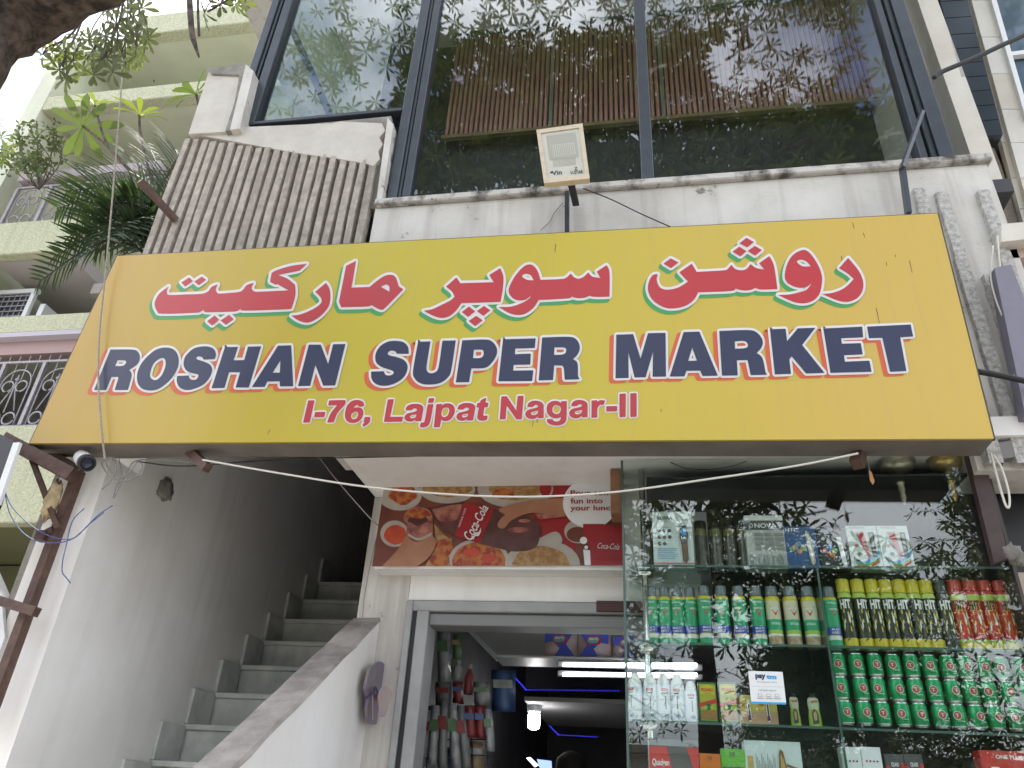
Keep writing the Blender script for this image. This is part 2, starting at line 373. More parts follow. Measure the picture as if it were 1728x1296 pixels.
B().box(xs0-.02, xs1+.3, YB-.02, YB+.015, zlo-.02, zlo+.012).obj('skirting_rail', M('brass_rail', (.36, .28, .16), .4, metal=.4), SH)
B().box(xs0-.03, xs1+.3, YB-.02, YB+.015, zhi+.003, zhi+.16).obj('pelmet', DARK, SH)
wall('lower_wall', DARK, -1.6, 1.75, YB+.1, YB+.2, 4.28, 6.98)
wall('room_side_wall', CREAM, 1.62, 1.72, YG+.08, YB+2, 4.28, 6.98)
# left part of the room: pale wall with a doorway, a dark glazing bar
YL = 4.6
B().box(-3.2, -2.62, YL, YL+.1, 4.28, 6.98).obj('room_wall', RMC, SH)
B().box(-2.62, -1.9, YL, YL+.1, 6.35, 6.98).obj('room_wall', RMC, SH)
B().box(-2.62, -2.5, YL-.02, YL+.1, 4.28, 6.35).obj('door_post', FRAME, SH)
B().box(-2.495, -1.9, YL-.02, YL+.1, 6.24, 6.345).obj('door_head', FRAME, SH)
B().box(-2.5, -1.6, YL+.9, YL+1.0, 4.28, 6.98).obj('room_wall', RMC, SH)
B().box(-1.72, -1.64, YB-.3, YL+1, 4.28, 6.98).obj('partition', FRAME, SH)
B().rod(P(480, 20, 3.3), P(560, 200, 3.3), .05, .05).obj('brace', FRAME, SH)
B().box(-2.35, -2.28, YG+.09, YL, 4.9, 6.98).obj('side_pane', SGLASS, SH)

# ---- stair: wall, flight, skirting
XL = -2.3
B().prism([(XL, 2.765, 0), (XL, 2.765, 2.86), (XL, 2.99, 2.86), (XL, 2.99, 4.3), (XL, 7.4, 4.3), (XL, 7.4, 0)], (-.22, 0, 0)).obj('stair_wall', WHITE2, SH)
B().prism([(XL-.222, 2.768, 0), (XL-.222, 2.768, 2.86), (XL-.222, 7.4, 2.86), (XL-.222, 7.4, 0)], (-.03, 0, 0)).obj('outer_render', DIRTY, SH)
XR = -1.26
NY, NZ, DY, DZ = 3.653, 1.716, .213, .179
for k in range(-9, 8):
    y, z = NY+DY*k, NZ+DZ*k
    if k >= -4:
        B().box(XL+.001, XR-.003, y+.018, y+.04, z-DZ+.001, z-.028).obj('stair_riser', MARB, SH)
        B().box(XL+.001, XR-.003, y, y+DY+.05, z-.027, z, bev=.004).obj('stair_tread', MARB, SH)
        B().box(XL+.001, XL+.02, y-.004, y+DY-.006, z+.001, z+DZ*.93, bev=.002).obj('skirting_tile', MARB, SH)
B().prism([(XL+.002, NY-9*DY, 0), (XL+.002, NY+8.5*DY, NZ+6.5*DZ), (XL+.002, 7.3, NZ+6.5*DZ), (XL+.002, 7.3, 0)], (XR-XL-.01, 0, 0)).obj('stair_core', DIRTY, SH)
wall('stair_back_wall', BLACK, XL-.2, XR+.1, 6.2, 6.3, 0, 5)  # black colour stands in for the shade deep in the stairwell
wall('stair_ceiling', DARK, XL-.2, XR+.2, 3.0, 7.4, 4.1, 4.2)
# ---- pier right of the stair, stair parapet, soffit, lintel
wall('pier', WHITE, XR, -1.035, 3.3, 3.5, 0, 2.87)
wall('stair_inner_wall', M('shaded_stairwell', (.10, .095, .09), .8), XR, XR+.12, 3.505, 7.4, 0, 5)  # stairwell shade put into this wall's dark colour
a, c = PX(664, 1068, -1.125), PX(432, 1296, -1.20)
yy0, zz0, yy1, zz1 = 3.298, 2.285, 2.2, 1.60
rise = (zz0-zz1)/(yy0-yy1)
ybot = yy1-(zz1-.95)/rise
pts = [(-1.15, yy0, 0), (-1.15, yy0, zz0), (-1.15, ybot, .95), (-1.15, ybot, 0)]
B().prism(pts, (-.125, 0, 0)).obj('stair_parapet', WHITE2, SH)
b = B(); nn = 24; vs = []; fs = []
for k in range(nn+1):
    t = k/nn; y = yy0+(ybot-yy0)*t; z = zz0+(.95-zz0)*t
    vs += [(-1.145+random.uniform(-.004, .004), y, z+.004), (-1.155, y, z+.016+random.uniform(-.004, .004)), (-1.27, y, z+.016+random.uniform(-.004, .004)), (-1.279, y, z+.003)]
for k in range(nn):
    for q in range(3): fs.append((k*4+q, k*4+q+1, k*4+q+5, k*4+q+4))
b.add(vs, fs).obj('parapet_cap', M('dirty_cap', (.36, .33, .30), .9, c2=(.18, .16, .14), scale=9, bump=.5), SH)
wall('soffit', WHITE2, XR, 1.6, 2.76, 3.5, 2.872, 2.95)
zp0 = P(830, 955, 3.18)[2]; zl0 = P(830, 1014, 3.3)[2]
wall('lintel', WHITE2, -1.033, .24, 3.3, 3.5, zl0, 2.87)
wall('poster_box', WHITE2, P(632, 958, 3.19)[0], .03, 3.19, 3.298, zp0-.012, 2.868)
b = B(); b.prism([P(*q, 3.17) for q in ((782, 777), (838, 776), (841, 782), (786, 783))], (0, .004, 0))
# ---- shop doorway frame
xd = P(690, 1013, 3.29)[0]
B().box(-1.034, -1.005, 3.285, 3.45, 0, zl0-.003, bev=.004).obj('door_frame', M('door_grey', (.38, .38, .38), .5, c2=(.3, .3, .3), scale=9), SH)
B().box(-1.004, -.985, 3.30, 3.45, 0, zl0-.03).obj('door_channel', BLACK, SH)
B().box(-.984, -.93, 3.292, 3.44, 0, zl0-.04, bev=.004).obj('door_jamb', MATS['door_grey'], SH)
B().box(-1.004, .6, 3.286, 3.45, zl0-.05, zl0-.004, bev=.004).obj('door_head', MATS['door_grey'], SH)
B().box(-.93, .6, 3.31, 3.44, zl0-.105, zl0-.053, bev=.004).obj('shutter_rail', M('shutter_grey', (.22, .22, .22), .5), SH)
B().box(-.2, .1, 3.27, 3.285, zl0-.045, zl0+.0, bev=.003).obj('brown_block', M('brown_board', (.07, .03, .025), .6), SH)
# ---- shop interior
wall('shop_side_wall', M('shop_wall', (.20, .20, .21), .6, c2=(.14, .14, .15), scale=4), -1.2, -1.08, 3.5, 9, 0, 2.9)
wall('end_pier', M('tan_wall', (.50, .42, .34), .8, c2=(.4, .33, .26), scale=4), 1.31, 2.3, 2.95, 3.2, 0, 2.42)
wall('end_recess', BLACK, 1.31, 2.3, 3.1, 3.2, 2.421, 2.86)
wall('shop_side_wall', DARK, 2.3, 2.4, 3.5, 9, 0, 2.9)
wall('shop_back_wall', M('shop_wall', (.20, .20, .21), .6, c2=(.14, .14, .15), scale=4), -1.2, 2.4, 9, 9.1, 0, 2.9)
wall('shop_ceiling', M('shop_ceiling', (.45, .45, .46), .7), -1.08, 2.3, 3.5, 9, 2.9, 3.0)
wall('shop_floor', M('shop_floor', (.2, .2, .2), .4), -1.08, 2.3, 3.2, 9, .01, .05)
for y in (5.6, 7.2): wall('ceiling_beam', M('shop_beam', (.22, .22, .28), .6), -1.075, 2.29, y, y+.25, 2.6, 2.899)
# ------------------------------------------------------------------ name board
YS = 2.6
SG = root('name_board', 'long yellow shop name board with red and navy lettering across the facade', 'sign', (-.6, 2.7, 2.8))
cTL, cBL, cBR, cTR = P(198, 432, YS), P(50, 748, YS), P(1677, 740, YS), P(1582, 360, YS)
def face_print():
    m, t, b = node_mat('yellow_print'); N, L = t.nodes, t.links
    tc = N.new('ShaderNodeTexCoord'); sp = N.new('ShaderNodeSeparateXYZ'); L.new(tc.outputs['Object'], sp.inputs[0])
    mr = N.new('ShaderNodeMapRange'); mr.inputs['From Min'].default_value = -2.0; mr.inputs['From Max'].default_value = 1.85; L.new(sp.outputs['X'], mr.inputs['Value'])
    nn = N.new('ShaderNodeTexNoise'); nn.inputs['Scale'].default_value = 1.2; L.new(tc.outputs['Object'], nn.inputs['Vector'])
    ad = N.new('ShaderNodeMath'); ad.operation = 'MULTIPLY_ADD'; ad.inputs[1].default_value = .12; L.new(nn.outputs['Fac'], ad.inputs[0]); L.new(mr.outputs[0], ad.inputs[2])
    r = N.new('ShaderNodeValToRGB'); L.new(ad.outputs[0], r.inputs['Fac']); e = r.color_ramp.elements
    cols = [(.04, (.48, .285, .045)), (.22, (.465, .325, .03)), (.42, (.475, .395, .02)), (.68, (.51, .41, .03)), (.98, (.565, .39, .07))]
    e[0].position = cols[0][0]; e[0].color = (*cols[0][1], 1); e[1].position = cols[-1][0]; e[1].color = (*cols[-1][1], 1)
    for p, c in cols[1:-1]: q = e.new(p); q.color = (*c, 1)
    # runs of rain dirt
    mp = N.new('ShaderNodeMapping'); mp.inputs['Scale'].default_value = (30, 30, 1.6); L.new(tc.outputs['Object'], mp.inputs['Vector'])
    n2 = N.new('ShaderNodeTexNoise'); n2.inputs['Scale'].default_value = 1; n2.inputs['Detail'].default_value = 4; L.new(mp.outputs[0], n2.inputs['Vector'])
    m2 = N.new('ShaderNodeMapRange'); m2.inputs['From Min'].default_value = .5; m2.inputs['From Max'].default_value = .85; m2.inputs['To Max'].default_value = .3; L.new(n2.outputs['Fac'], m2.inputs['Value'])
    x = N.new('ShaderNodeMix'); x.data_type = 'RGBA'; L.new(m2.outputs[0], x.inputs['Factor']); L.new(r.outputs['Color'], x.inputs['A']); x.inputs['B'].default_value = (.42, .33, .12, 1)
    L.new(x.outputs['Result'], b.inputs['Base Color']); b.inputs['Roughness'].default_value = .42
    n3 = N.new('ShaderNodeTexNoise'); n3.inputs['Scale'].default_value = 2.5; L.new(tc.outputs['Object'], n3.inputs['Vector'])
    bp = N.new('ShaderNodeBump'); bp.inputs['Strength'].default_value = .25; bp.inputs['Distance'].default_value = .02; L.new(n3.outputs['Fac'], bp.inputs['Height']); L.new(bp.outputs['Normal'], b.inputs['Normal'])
    return m
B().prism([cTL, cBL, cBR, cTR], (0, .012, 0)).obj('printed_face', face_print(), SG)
def scaled(c, k, dy): 
    m = (cTL+cBL+cBR+cTR)/4; q = c.copy(); q[0] = m[0]+(c[0]-m[0])*k; q[2] = m[2]+(c[2]-m[2])*(1+(k-1)*2); q[1] += dy; return q
b = B(); CB = M('board_case_metal', (.20, .175, .15), .6, c2=(.13, .115, .1), scale=5, bump=.1)
fr = [scaled(c, 1.0015, .0125) for c in (cTL, cBL, cBR, cTR)]
b.prism(fr, (0, .128, 0)); b.obj('box_case', CB, SG)
b = B()
for a, c in ((0, 3), (3, 2), (0, 1)): b.rod(fr[a]+[0, -.003, 0], fr[c]+[0, -.003, 0], .008, .014, up=(0, 1, 0))
b.obj('edge_trim', M('trim_dark', (.06, .045, .03), .5), SG)
# scratches and thin runs of dirt on the print
b = B()
for x, y, l, d in ((937, 412, 14, -1), (1438, 376, 10, 3), (1456, 393, 8, 3), (1419, 432, 18, 3), (1534, 440, 20, 5), (1478, 520, 28, 6), (1495, 443, 5, 1), (1510, 430, 4, 1), (900, 706, 14, -2), (906, 706, 8, 0), (1115, 690, 5, 0), (455, 725, 8, -4), (1168, 560, 22, 4)):
    b.flat([(x, y), (x+1.4, y), (x+d+.9, y+l), (x+d, y+l)], lambda px, py: P(px, py, YS-.0004))
b.obj('scratch', M('dirt_line', (.10, .08, .03), .8), SG)

def gl(ox, oy, s, txt):                       # traced outline: 'x,y' smooth, 'x,y!' corner
    r = []
    for tk in txt.split():
        k = tk.endswith('!'); x, y = tk.rstrip('!').split(','); p = (ox+float(x)/s, oy+float(y)/s); r.append(p+(1,) if k else p)
    return catmull(r)
A_, B_, C_, D_, E_, F_ = (240, 420, 7.2), (450, 420, 7.2), (700, 420, 8.64), (830, 420, 7.8545), (1070, 390, 7.8545), (1260, 390, 7.8545)
def sh(txt, dx):                               # move a run of points between two crops
    return ' '.join('%g,%s' % (float(t.split(',')[0])+dx, t.split(',')[1]) for t in txt.split())
kit = '325,455! 300,500 303,545 340,560 540,552 720,545 800,515 845,460 920,430! 893,490 910,530 945,542 1160,525 1220,500 1270,440 1355,412! 1330,470 1345,505 1385,520 '
kit += sh('0,516! 265,503! 125,425! 112,438! 40,400! 60,290! 130,255 300,205 490,180! 400,262! 135,315! 250,360 345,435! 350,540 330,640 300,728!', 1512)
kit += ' 1512,741 1225,747 1196,726! 1165,748 1100,760 780,767 755,736! 700,765 640,774 240,785 180,755 150,680 165,610 220,530'
shn = '315,570! 300,640 330,730 400,772 500,770 600,740 715,668! 600,545! 765,430! 830,540! 1180,520 1240,500 1290,445! 1340,500 1420,518 1490,500 1545,435! '
shn += sh('120,485 235,510! 165,425! 300,330! 350,420 378,540 408,768! 280,772 170,770 115,750!', 1492)
shn += ' 1550,777 1470,785 1400,777 1345,762! 1280,792 850,810! 800,900 700,980 560,1020 420,1015 290,950 210,860 183,760 200,660 250,582'
def dots(cr, *qs): return [(gl(*cr, ' '.join(t+'!' for t in q.split())), []) for q in qs]
G_AR = [
 [(gl(*A_, kit), [])]+dots(A_, '570,345 615,390 520,455 475,408', '725,335 775,375 685,440 633,395', '880,808 935,860 850,930 788,878', '1055,800 1110,855 1015,920 950,870'),
 [(gl(*B_, '720,412! 762,480 775,580 755,690 680,790 590,860 510,893 440,888 370,860 300,810! 380,802 480,770 600,710 665,650 655,590 590,520!'), [])],
 [(gl(*B_, '1085,145! 1030,470! 1250,462! 1350,380 1440,325 1520,315 1570,350 1605,455! 1660,490! 1440,715 1395,738 1350,725 1275,682! 1215,700 905,708! 878,640! 965,205!'), [gl(*B_, '1385,460! 1450,432 1490,460 1490,518!')])],
 [(gl(*C_, '605,415! 665,500! 1150,485! 1085,380! 1245,280! 1290,400 1285,560 1250,770! 680,790! 600,900 500,980 390,1005 270,975 130,900! 250,880 400,810 520,750 580,695! 540,620 455,550!'), [])]
 + dots(C_, '790,840 880,910 775,990 685,920', '1010,830 1100,895 1000,975 905,905', '895,975 990,1040 880,1125 785,1050'),
 [(gl(*D_, '500,205 560,230 610,300 645,410! 900,400 980,385 1045,325! 1090,375 1150,395 1215,370 1280,310! 1330,365 1440,385! 1390,300! 1520,215! 1560,310 1560,630! 1450,635 1340,632 1295,620! 1230,645 1150,652 1090,642 1060,630! 1000,655 620,675! 560,770 460,850 350,875 230,850 90,770! 250,765 400,715 490,660 520,615! 460,665 380,682 300,665 240,610 222,540 260,440 330,330 420,235'), [gl(*D_, '400,365 440,330 510,345 555,415! 470,410')])],
 [(gl(*E_, shn), [])]+dots(E_, '485,360 590,415 490,490 390,430', '1490,88 1590,145 1500,215 1395,160', '1395,205 1490,265 1410,335 1305,270', '1600,195 1695,250 1605,325 1505,262'),
 [(gl(*F_, '740,250 820,275 900,370 970,500 1000,620 990,740 960,840 880,920 760,955 620,935 415,845! 560,840 700,810 800,770 870,680! 800,735 720,750 620,730 530,670 505,580 540,430 620,310'), [gl(*F_, '665,405 720,375 790,400 850,465! 740,465')])],
 [(gl(*F_, '1345,355! 1420,440 1500,550 1545,680 1530,800 1460,890 1340,935 1200,915 1002,832! 1150,815 1300,750 1420,635! 1340,560 1225,490!'), [])]]
c1, c2, c3, c4, c5, c6 = (140, 560, 7.2), (360, 560, 7.2), (610, 550, 8.64), (790, 550, 8.2286), (1020, 540, 6.4), (1280, 530, 6.171)
G_EN = [
 (c1, '335,215! 600,215 670,245 690,310 660,390 560,462! 588,500 585,560 545,705! 385,705! 430,560! 425,545! 345,545! 280,705! 135,705!', ['420,345! 500,345 525,365 505,400 470,415 390,415!']),
 (c1, '1010,190 1110,220 1160,310 1155,420 1100,530 1020,620 920,690 820,712 720,690 665,620 660,510 700,400 780,300 890,215', ['960,315 1000,345 1000,420 960,520 900,580 850,580 815,540 825,460 870,370']),
 (c1, '1600,330! 1615,270 1590,210 1530,180 1440,178 1340,205 1250,290 1222,370 1235,440 1290,490 1390,515 1400,545 1370,580 1320,580 1290,555 1290,530! 1145,535! 1140,600 1170,670 1250,705 1350,690 1460,640 1540,550 1570,460 1545,400 1480,365 1390,335 1380,310 1410,295 1450,310 1465,335!', []),
 (c2, '140,185! 300,182! 245,345! 375,342! 420,180! 580,175! 430,675! 270,675! 325,490! 190,490! 135,680! -22,685!', []),
 (c2, '785,168! 945,163! 970,660! 810,662! 805,600! 655,603! 625,668! 468,670!', ['815,345! 808,495! 722,495!']),
 (c2, '1160,155! 1305,155! 1395,390! 1455,150! 1605,147! 1480,650! 1335,653! 1240,400! 1175,655! 1028,658!', []),
 (c3, '690,405! 680,310 620,240 520,218 400,225 290,280 220,370 200,460 220,540 300,600 420,640 465,665 460,700 410,722 350,710 325,660! 140,665! 145,760 190,830 280,868 400,865 520,820 620,740 668,640 665,560 610,490 500,450 400,425 385,390 430,360 490,370 515,405!', []),
 (c3, '825,230! 1005,225! 950,580 960,660 1010,690 1080,670 1125,590 1180,215! 1375,210! 1310,640 1260,750 1150,830 1000,855 870,840 780,770 752,650', []),
 (c4, '-81,200! 230,188 330,215 395,300 395,400 330,510 240,580 45,590! 12,780! -172,783!', ['80,330! 190,330 215,365 205,420 160,445 68,447!']),
 (c4, '485,185! 938,172! 925,305! 655,313! 650,393! 870,383! 862,535! 632,540! 625,620! 905,615! 890,765! 420,768!', []),
 (c4, '1028,160! 1400,150 1500,185 1545,260 1545,340 1510,410 1455,460! 1510,500 1525,580 1525,690 1550,740! 1340,745! 1330,600 1310,550! 1195,545! 1178,750! 980,755!', ['1200,297! 1320,297 1360,320 1350,375 1300,398 1193,402!']),
 (c5, '128,158! 310,152! 390,415! 470,142! 660,138! 665,610! 520,612! 525,345! 445,618! 325,620! 258,345! 262,625! 120,628!', []),
 (c5, '855,130! 1025,125! 1225,600! 1058,603! 1035,545! 885,548! 865,608! 705,610!', ['948,295! 998,438! 905,442!']),
 (c5, '1240,118! 1540,108 1640,130 1705,210 1700,290 1645,355! 1700,400 1725,480 1740,560 1760,590! 1580,593! 1560,500 1545,432! 1430,435! 1440,597! 1270,600!', ['1408,230! 1510,225 1548,260 1530,300 1410,310!']),
 (c6, '120,158! 282,152! 298,280! 410,148! 592,142! 455,322! 688,612! 495,618! 345,440! 322,470! 338,622! 170,628!', []),
 (c6, '675,150! 1080,130! 1090,240! 860,250! 868,308! 1065,302! 1085,418! 890,428! 900,495! 1155,485! 1178,600! 750,612!', []),
 (c6, '1130,130! 1585,108! 1610,232! 1475,240! 1540,592! 1370,600! 1290,245! 1150,250!', [])]
S_RED = M('sign_red', (.46, .02, .03), .42, c2=(.40, .03, .04), scale=2); S_WH = M('sign_white', (.68, .67, .66), .42); S_GR = M('sign_green', (.045, .30, .085), .42)
S_NV = M('sign_navy', (.012, .018, .06), .42, c2=(.018, .026, .075), scale=2); S_OR = M('sign_orange', (.58, .10, .03), .42)
def letter(shapes, mats, hw, dxy):
    b = B(); lay = lambda d, o=(0, 0): (lambda x, y, e=0.0: P(x+o[0], y+o[1], YS-d-e))
    for outer, holes in shapes:
        for off, d, mi in ((dxy, .0006, 0), ((0, 0), .0022, 1)):
            b.flat(outer, lay(d, off), mi, holes); b.stroke(outer, lay(d+.0001, off), hw, mi)
            for h in holes: b.stroke(h, lay(d+.0001, off), hw, mi)
        b.flat(outer, lay(.0042), 2, holes)
    return b.obj('letter', mats, SG)
for g in G_AR: letter(g, [S_GR, S_WH, S_RED], 4.3, (-4.5, 6))
for c, o, hs in G_EN: letter([(gl(*c, o), [gl(*c, h) for h in hs])], [S_OR, S_WH, S_NV], 4.0, (-7.5, 4.5))
c7, c8 = (500, 655, 5.082), (820, 655, 6.171)
a7 = '940,185! 955,155 1000,138 1060,142 1085,165 1080,210 1068,278! 1025,280! 1020,265! 985,282 945,275 932,250 950,222 1000,210 1040,195! 1035,175 1010,168 985,185!'; a7h = '1030,225! 1022,248 990,258 975,245 990,230'
a8 = '435,190! 450,155 500,135 560,142 595,170 597,220 597,305! 550,308! 542,290! 500,315 450,312 420,290 418,255 445,228 500,215 548,200! 542,175 515,168 485,190!'; a8h = '545,235! 535,265 500,280 472,272 475,250 505,242'
def sh2(txt, dx, dy): return ' '.join('%g,%g%s' % (float(t.rstrip('!').split(',')[0])+dx, float(t.rstrip('!').split(',')[1])+dy, '!' if t.endswith('!') else '') for t in txt.split())
G_SM = [(c7, '105,108! 152,108! 112,290! 62,292!', []), (c7, '165,208! 245,206! 238,243! 157,245!', []), (c7, '285,108! 418,105! 412,140 350,210 318,288! 268,290! 300,215 358,142! 277,142!', []),
 (c7, '578,150! 570,120 530,105 480,112 440,150 422,210 425,260 455,290 505,292 550,265 570,220 562,180 525,168 485,180! 500,150 525,140 540,155!', ['495,205 520,200 530,225 515,258 485,265 470,245 478,215']), (c7, '590,250! 632,250! 622,295 575,328! 572,312! 597,290! 580,290!', []),
 (c7, '788,100! 832,98! 800,250! 910,248! 905,283! 755,285!', []), (c7, a7, [a7h]), (c7, '1140,90! 1180,88! 1172,120! 1133,122!', []), (c7, '1130,142! 1172,140! 1145,280 1125,320 1085,333 1062,328! 1070,300! 1095,295 1105,275', []),
 (c7, '1205,140! 1245,138! 1242,155! 1280,135 1330,140 1355,175 1348,225 1315,268 1270,278 1240,262! 1228,330! 1183,332!', ['1265,170 1300,168 1312,195 1295,235 1262,248 1245,225 1250,190']), (c7, sh2(a7, 445, -7), [sh2(a7h, 445, -7)]),
 (c7, '1625,85! 1618,128! 1645,128! 1638,158! 1610,160! 1600,225 1608,240 1638,238! 1632,268! 1590,275 1562,265 1556,240 1570,162! 1550,162! 1556,130! 1578,128! 1585,105!', []),
 (c8, '165,90! 215,88! 318,245! 335,85! 388,83! 370,318! 320,320! 212,165! 200,318! 148,320!', []), (c8, a8, [a8h]),
 (c8, '838,138! 835,300 815,360 760,382 690,378 645,355 638,325! 690,328! 710,348 755,348 782,325 785,290! 745,308 690,300 648,265 637,215 650,165 700,138 750,140 785,160! 788,140!', ['735,175 770,190 780,225 760,262 725,268 695,245 695,205 710,182']), (c8, sh2(a8, 457, -8), [sh2(a8h, 457, -8)]),
 (c8, '1105,132! 1155,130! 1160,150! 1190,130 1235,132! 1222,170! 1190,168 1165,190 1155,230 1155,300! 1103,303!', []), (c8, '1258,192! 1362,190! 1362,235! 1258,237!', []), (c8, '1395,62! 1453,60! 1450,295! 1395,298!', []), (c8, '1508,58! 1565,56! 1565,293! 1508,296!', [])]
for c, o, hs in G_SM:
    b = B(); lay = lambda d: (lambda x, y, e=0.0: P(x, y, YS-d-e)); oo = gl(*c, o); hh_ = [gl(*c, h) for h in hs]
    b.flat(oo, lay(.0012), 0, hh_); b.stroke(oo, lay(.0013), 3.4, 0)
    for h in hh_: b.stroke(h, lay(.0013), 1.9, 0)
    b.flat(oo, lay(.0032), 1, hh_); b.stroke(oo, lay(.0033), .75, 1); b.obj('small_letter', [S_WH, S_RED], SG)

# brackets of the board
def rod_thing(name, label, cat, a, b_, w_, mat=RUST, grp=None, extra=None):
    r = B().rod(a, b_, w_, w_).obj(name, mat, None, origin=a); return tag(r, label, cat, grp)
t = root('sign_stay', 'dark steel stay with an angled arm rising from the right end of the yellow board', 'bracket', P(1530, 360, 2.7))
B().rod(P(1533, 362, 2.72), P(1522, 280, 2.72), .035, .02).obj('upright', FRAME, t)
B().rod(P(1522, 284, 2.70), P(1556, 190, 2.76), .03, .014).obj('arm', FRAME, t)
rod_thing('sign_stay', 'brown steel flat leaning over the grooved panel left of the yellow board', 'bracket', P(236, 305, 2.55), P(297, 372, 2.78), .03)

# ------------------------------------------------------------------ flood light
t = root('flood_light', 'square white LED flood light with a rusty cream rim above the yellow board', 'lamp', P(960, 330, 2.66))
CASE = M('aged_cream_rim', (.58, .49, .36), .55, c2=(.48, .37, .25), scale=30, lo=.5, hi=.8)
fq = [P(905, 219, 2.50), P(983, 208, 2.50), P(995, 301, 2.44), P(918, 309, 2.44)]
def lerpq(q, a, b_, dy=0): r = (1-b_)*((1-a)*q[0]+a*q[1])+b_*((1-a)*q[3]+a*q[2]); r = r+np.array((0, dy, 0)); return r
def rq(q, x0, y0_, x1, y1_, dy=0): return [lerpq(q, x0, y0_, dy), lerpq(q, x1, y0_, dy), lerpq(q, x1, y1_, dy), lerpq(q, x0, y1_, dy)]
def frame_ring(q, m_, w0, dep, name, mat, par):
    b = B(); o = rq(q, 0, 0, 1, 1); i = rq(q, w0, w0*.85, 1-w0, 1-w0*.85); back = [p+np.array((0, dep, 0)) for p in o]; ib = [p+np.array((0, .012, 0)) for p in i]
    b.add(o+i+back+ib, [(0, 1, 5, 4), (1, 2, 6, 5), (2, 3, 7, 6), (3, 0, 4, 7), (1, 0, 8, 9), (2, 1, 9, 10), (3, 2, 10, 11), (0, 3, 11, 8), (4, 5, 13, 12), (5, 6, 14, 13), (6, 7, 15, 14), (7, 4, 12, 15), (11, 10, 9, 8)])
    return b.obj(name, mat, par)
frame_ring(fq, 0, .085, .030, 'housing', CASE, t)
LENS = M('lens_white', (.58, .57, .50), .25, c2=(.5, .49, .42), scale=4)
B().prism(rq(fq, .085, .075, .915, .925, .006), (0, .004, 0)).obj('front_lens', LENS, t)
b = B(); o = rq(fq, .19, .13, .83, .60, .0055); i = rq(fq, .28, .32, .77, .54, .0055); i2 = [p+np.array((0, .0, 0)) for p in i]
REFL = M('reflector_grey', (.36, .35, .30), .4)
b.add(o+[p-np.array((0, .0004, 0)) for p in i2], [(0, 1, 5, 4), (1, 2, 6, 5), (2, 3, 7, 6), (3, 0, 4, 7)]).obj('reflector', REFL, t)
b = B().prism(rq(fq, .28, .32, .77, .54, .0049), (0, .0004, 0), 0)
for k in range(12): b.prism(rq(fq, .29+.04*k, .33, .31+.04*k, .53, .0040), (0, .0006, 0), 1)
b.obj('led_panel', [M('led_pale', (.52, .51, .42), .4), REFL], t)
b = B()
for k in range(7): b.prism(rq(fq, .25, .585+.022*k, .75, .592+.022*k, .0050), (0, .0006, 0))
b.obj('lens_groove', REFL, t)
b = B(); b.text('Vin', rq(fq, .20, .79, .42, .87, .0045), 0, .02); b.prism(rq(fq, .17, .80, .215, .83, .0047), (0, .0003, 0)); b.text('V-STAR', rq(fq, .60, .83, .88, .89, .0045), 0, .02); b.text('Z', rq(fq, .70, .77, .77, .82, .0045), 0, .02); b.obj('logo', INK, t)
B().rod(P(963, 306, 2.52), P(972, 345, 2.70), .03, .018).obj('bracket_arm', BLACK, t)
B().rod(P(957, 326, 2.74), P(957, 395, 2.74), .034, .02).obj('post', FRAME, t)

# ------------------------------------------------------------------ food poster over the door
YP = 3.186
PO = root('drink_poster', 'red soft drink poster with a bottle, hands and food over the shop door', 'poster', P(840, 900, 3.19))
def cq(x, y): return 620+x/3.927, 800+y/3.927
PQ = [(112, 78), (1690, 42), (1700, 604), (30, 612)]
def clip(poly, win):
    n = len(win)
    for i in range(n):
        a, b_ = win[i], win[(i+1) % n]; o = []; ins = lambda p: (b_[0]-a[0])*(p[1]-a[1])-(b_[1]-a[1])*(p[0]-a[0]) >= 0
        for j in range(len(poly)):
            p, q = poly[j-1], poly[j]
            if ins(p) != ins(q):
                d1 = (b_[0]-a[0])*(p[1]-a[1])-(b_[1]-a[1])*(p[0]-a[0]); d2 = (b_[0]-a[0])*(q[1]-a[1])-(b_[1]-a[1])*(q[0]-a[0]); u = d1/(d1-d2); o.append((p[0]+u*(q[0]-p[0]), p[1]+u*(q[1]-p[1])))
            if ins(q): o.append(q)
        poly = o
        if not poly: return []
    return poly
pm = [M('poster_brown', (.19, .05, .025), .4, c2=(.11, .025, .015), scale=5), M('poster_white', (.42, .385, .345), .4, c2=(.33, .28, .24), scale=8), M('poster_food', (.42, .14, .025), .4, c2=(.25, .025, .015), scale=38, lo=.42, hi=.58),
      M('poster_pasta', (.38, .24, .09), .4, c2=(.26, .12, .035), scale=45, lo=.42, hi=.58), M('poster_red', (.30, .010, .013), .4), M('poster_skin', (.38, .18, .10), .4, c2=(.29, .115, .06), scale=9), M('poster_cola', (.055, .014, .012), .35, c2=(.12, .04, .03), scale=12),
      M('poster_sauce', (.50, .07, .02), .4, c2=(.36, .03, .015), scale=25), M('poster_glass', (.42, .17, .12), .35, c2=(.16, .03, .03), scale=24), PAPER]
PB = B(); lay_ = [0]
def pp(pts, m):
    pts = clip(list(pts), PQ); lay_[0] += 1
    if len(pts) > 2: PB.flat(pts, lambda x, y, d=lay_[0]*.0003: P(*cq(x, y), YP-d), m)
def el(cx, cy, rx, ry, m, wob=0, n=28): pp([(cx+rx*math.cos(a)*(1+wob*math.sin(5*a)), cy+ry*math.sin(a)*(1+wob*math.cos(4*a))) for a in np.arange(n)*2*math.pi/n], m)
def sp(txt, m): pp(catmull([tuple(map(float, t.rstrip('!').split(',')))+((1,) if t.endswith('!') else ()) for t in txt.split()]), m)
sp('112,78! 1690,42! 1700,604! 30,612!', 0); pp([(1080, 60), (1330, 50), (1400, 610), (1250, 610), (1120, 420)], 4)
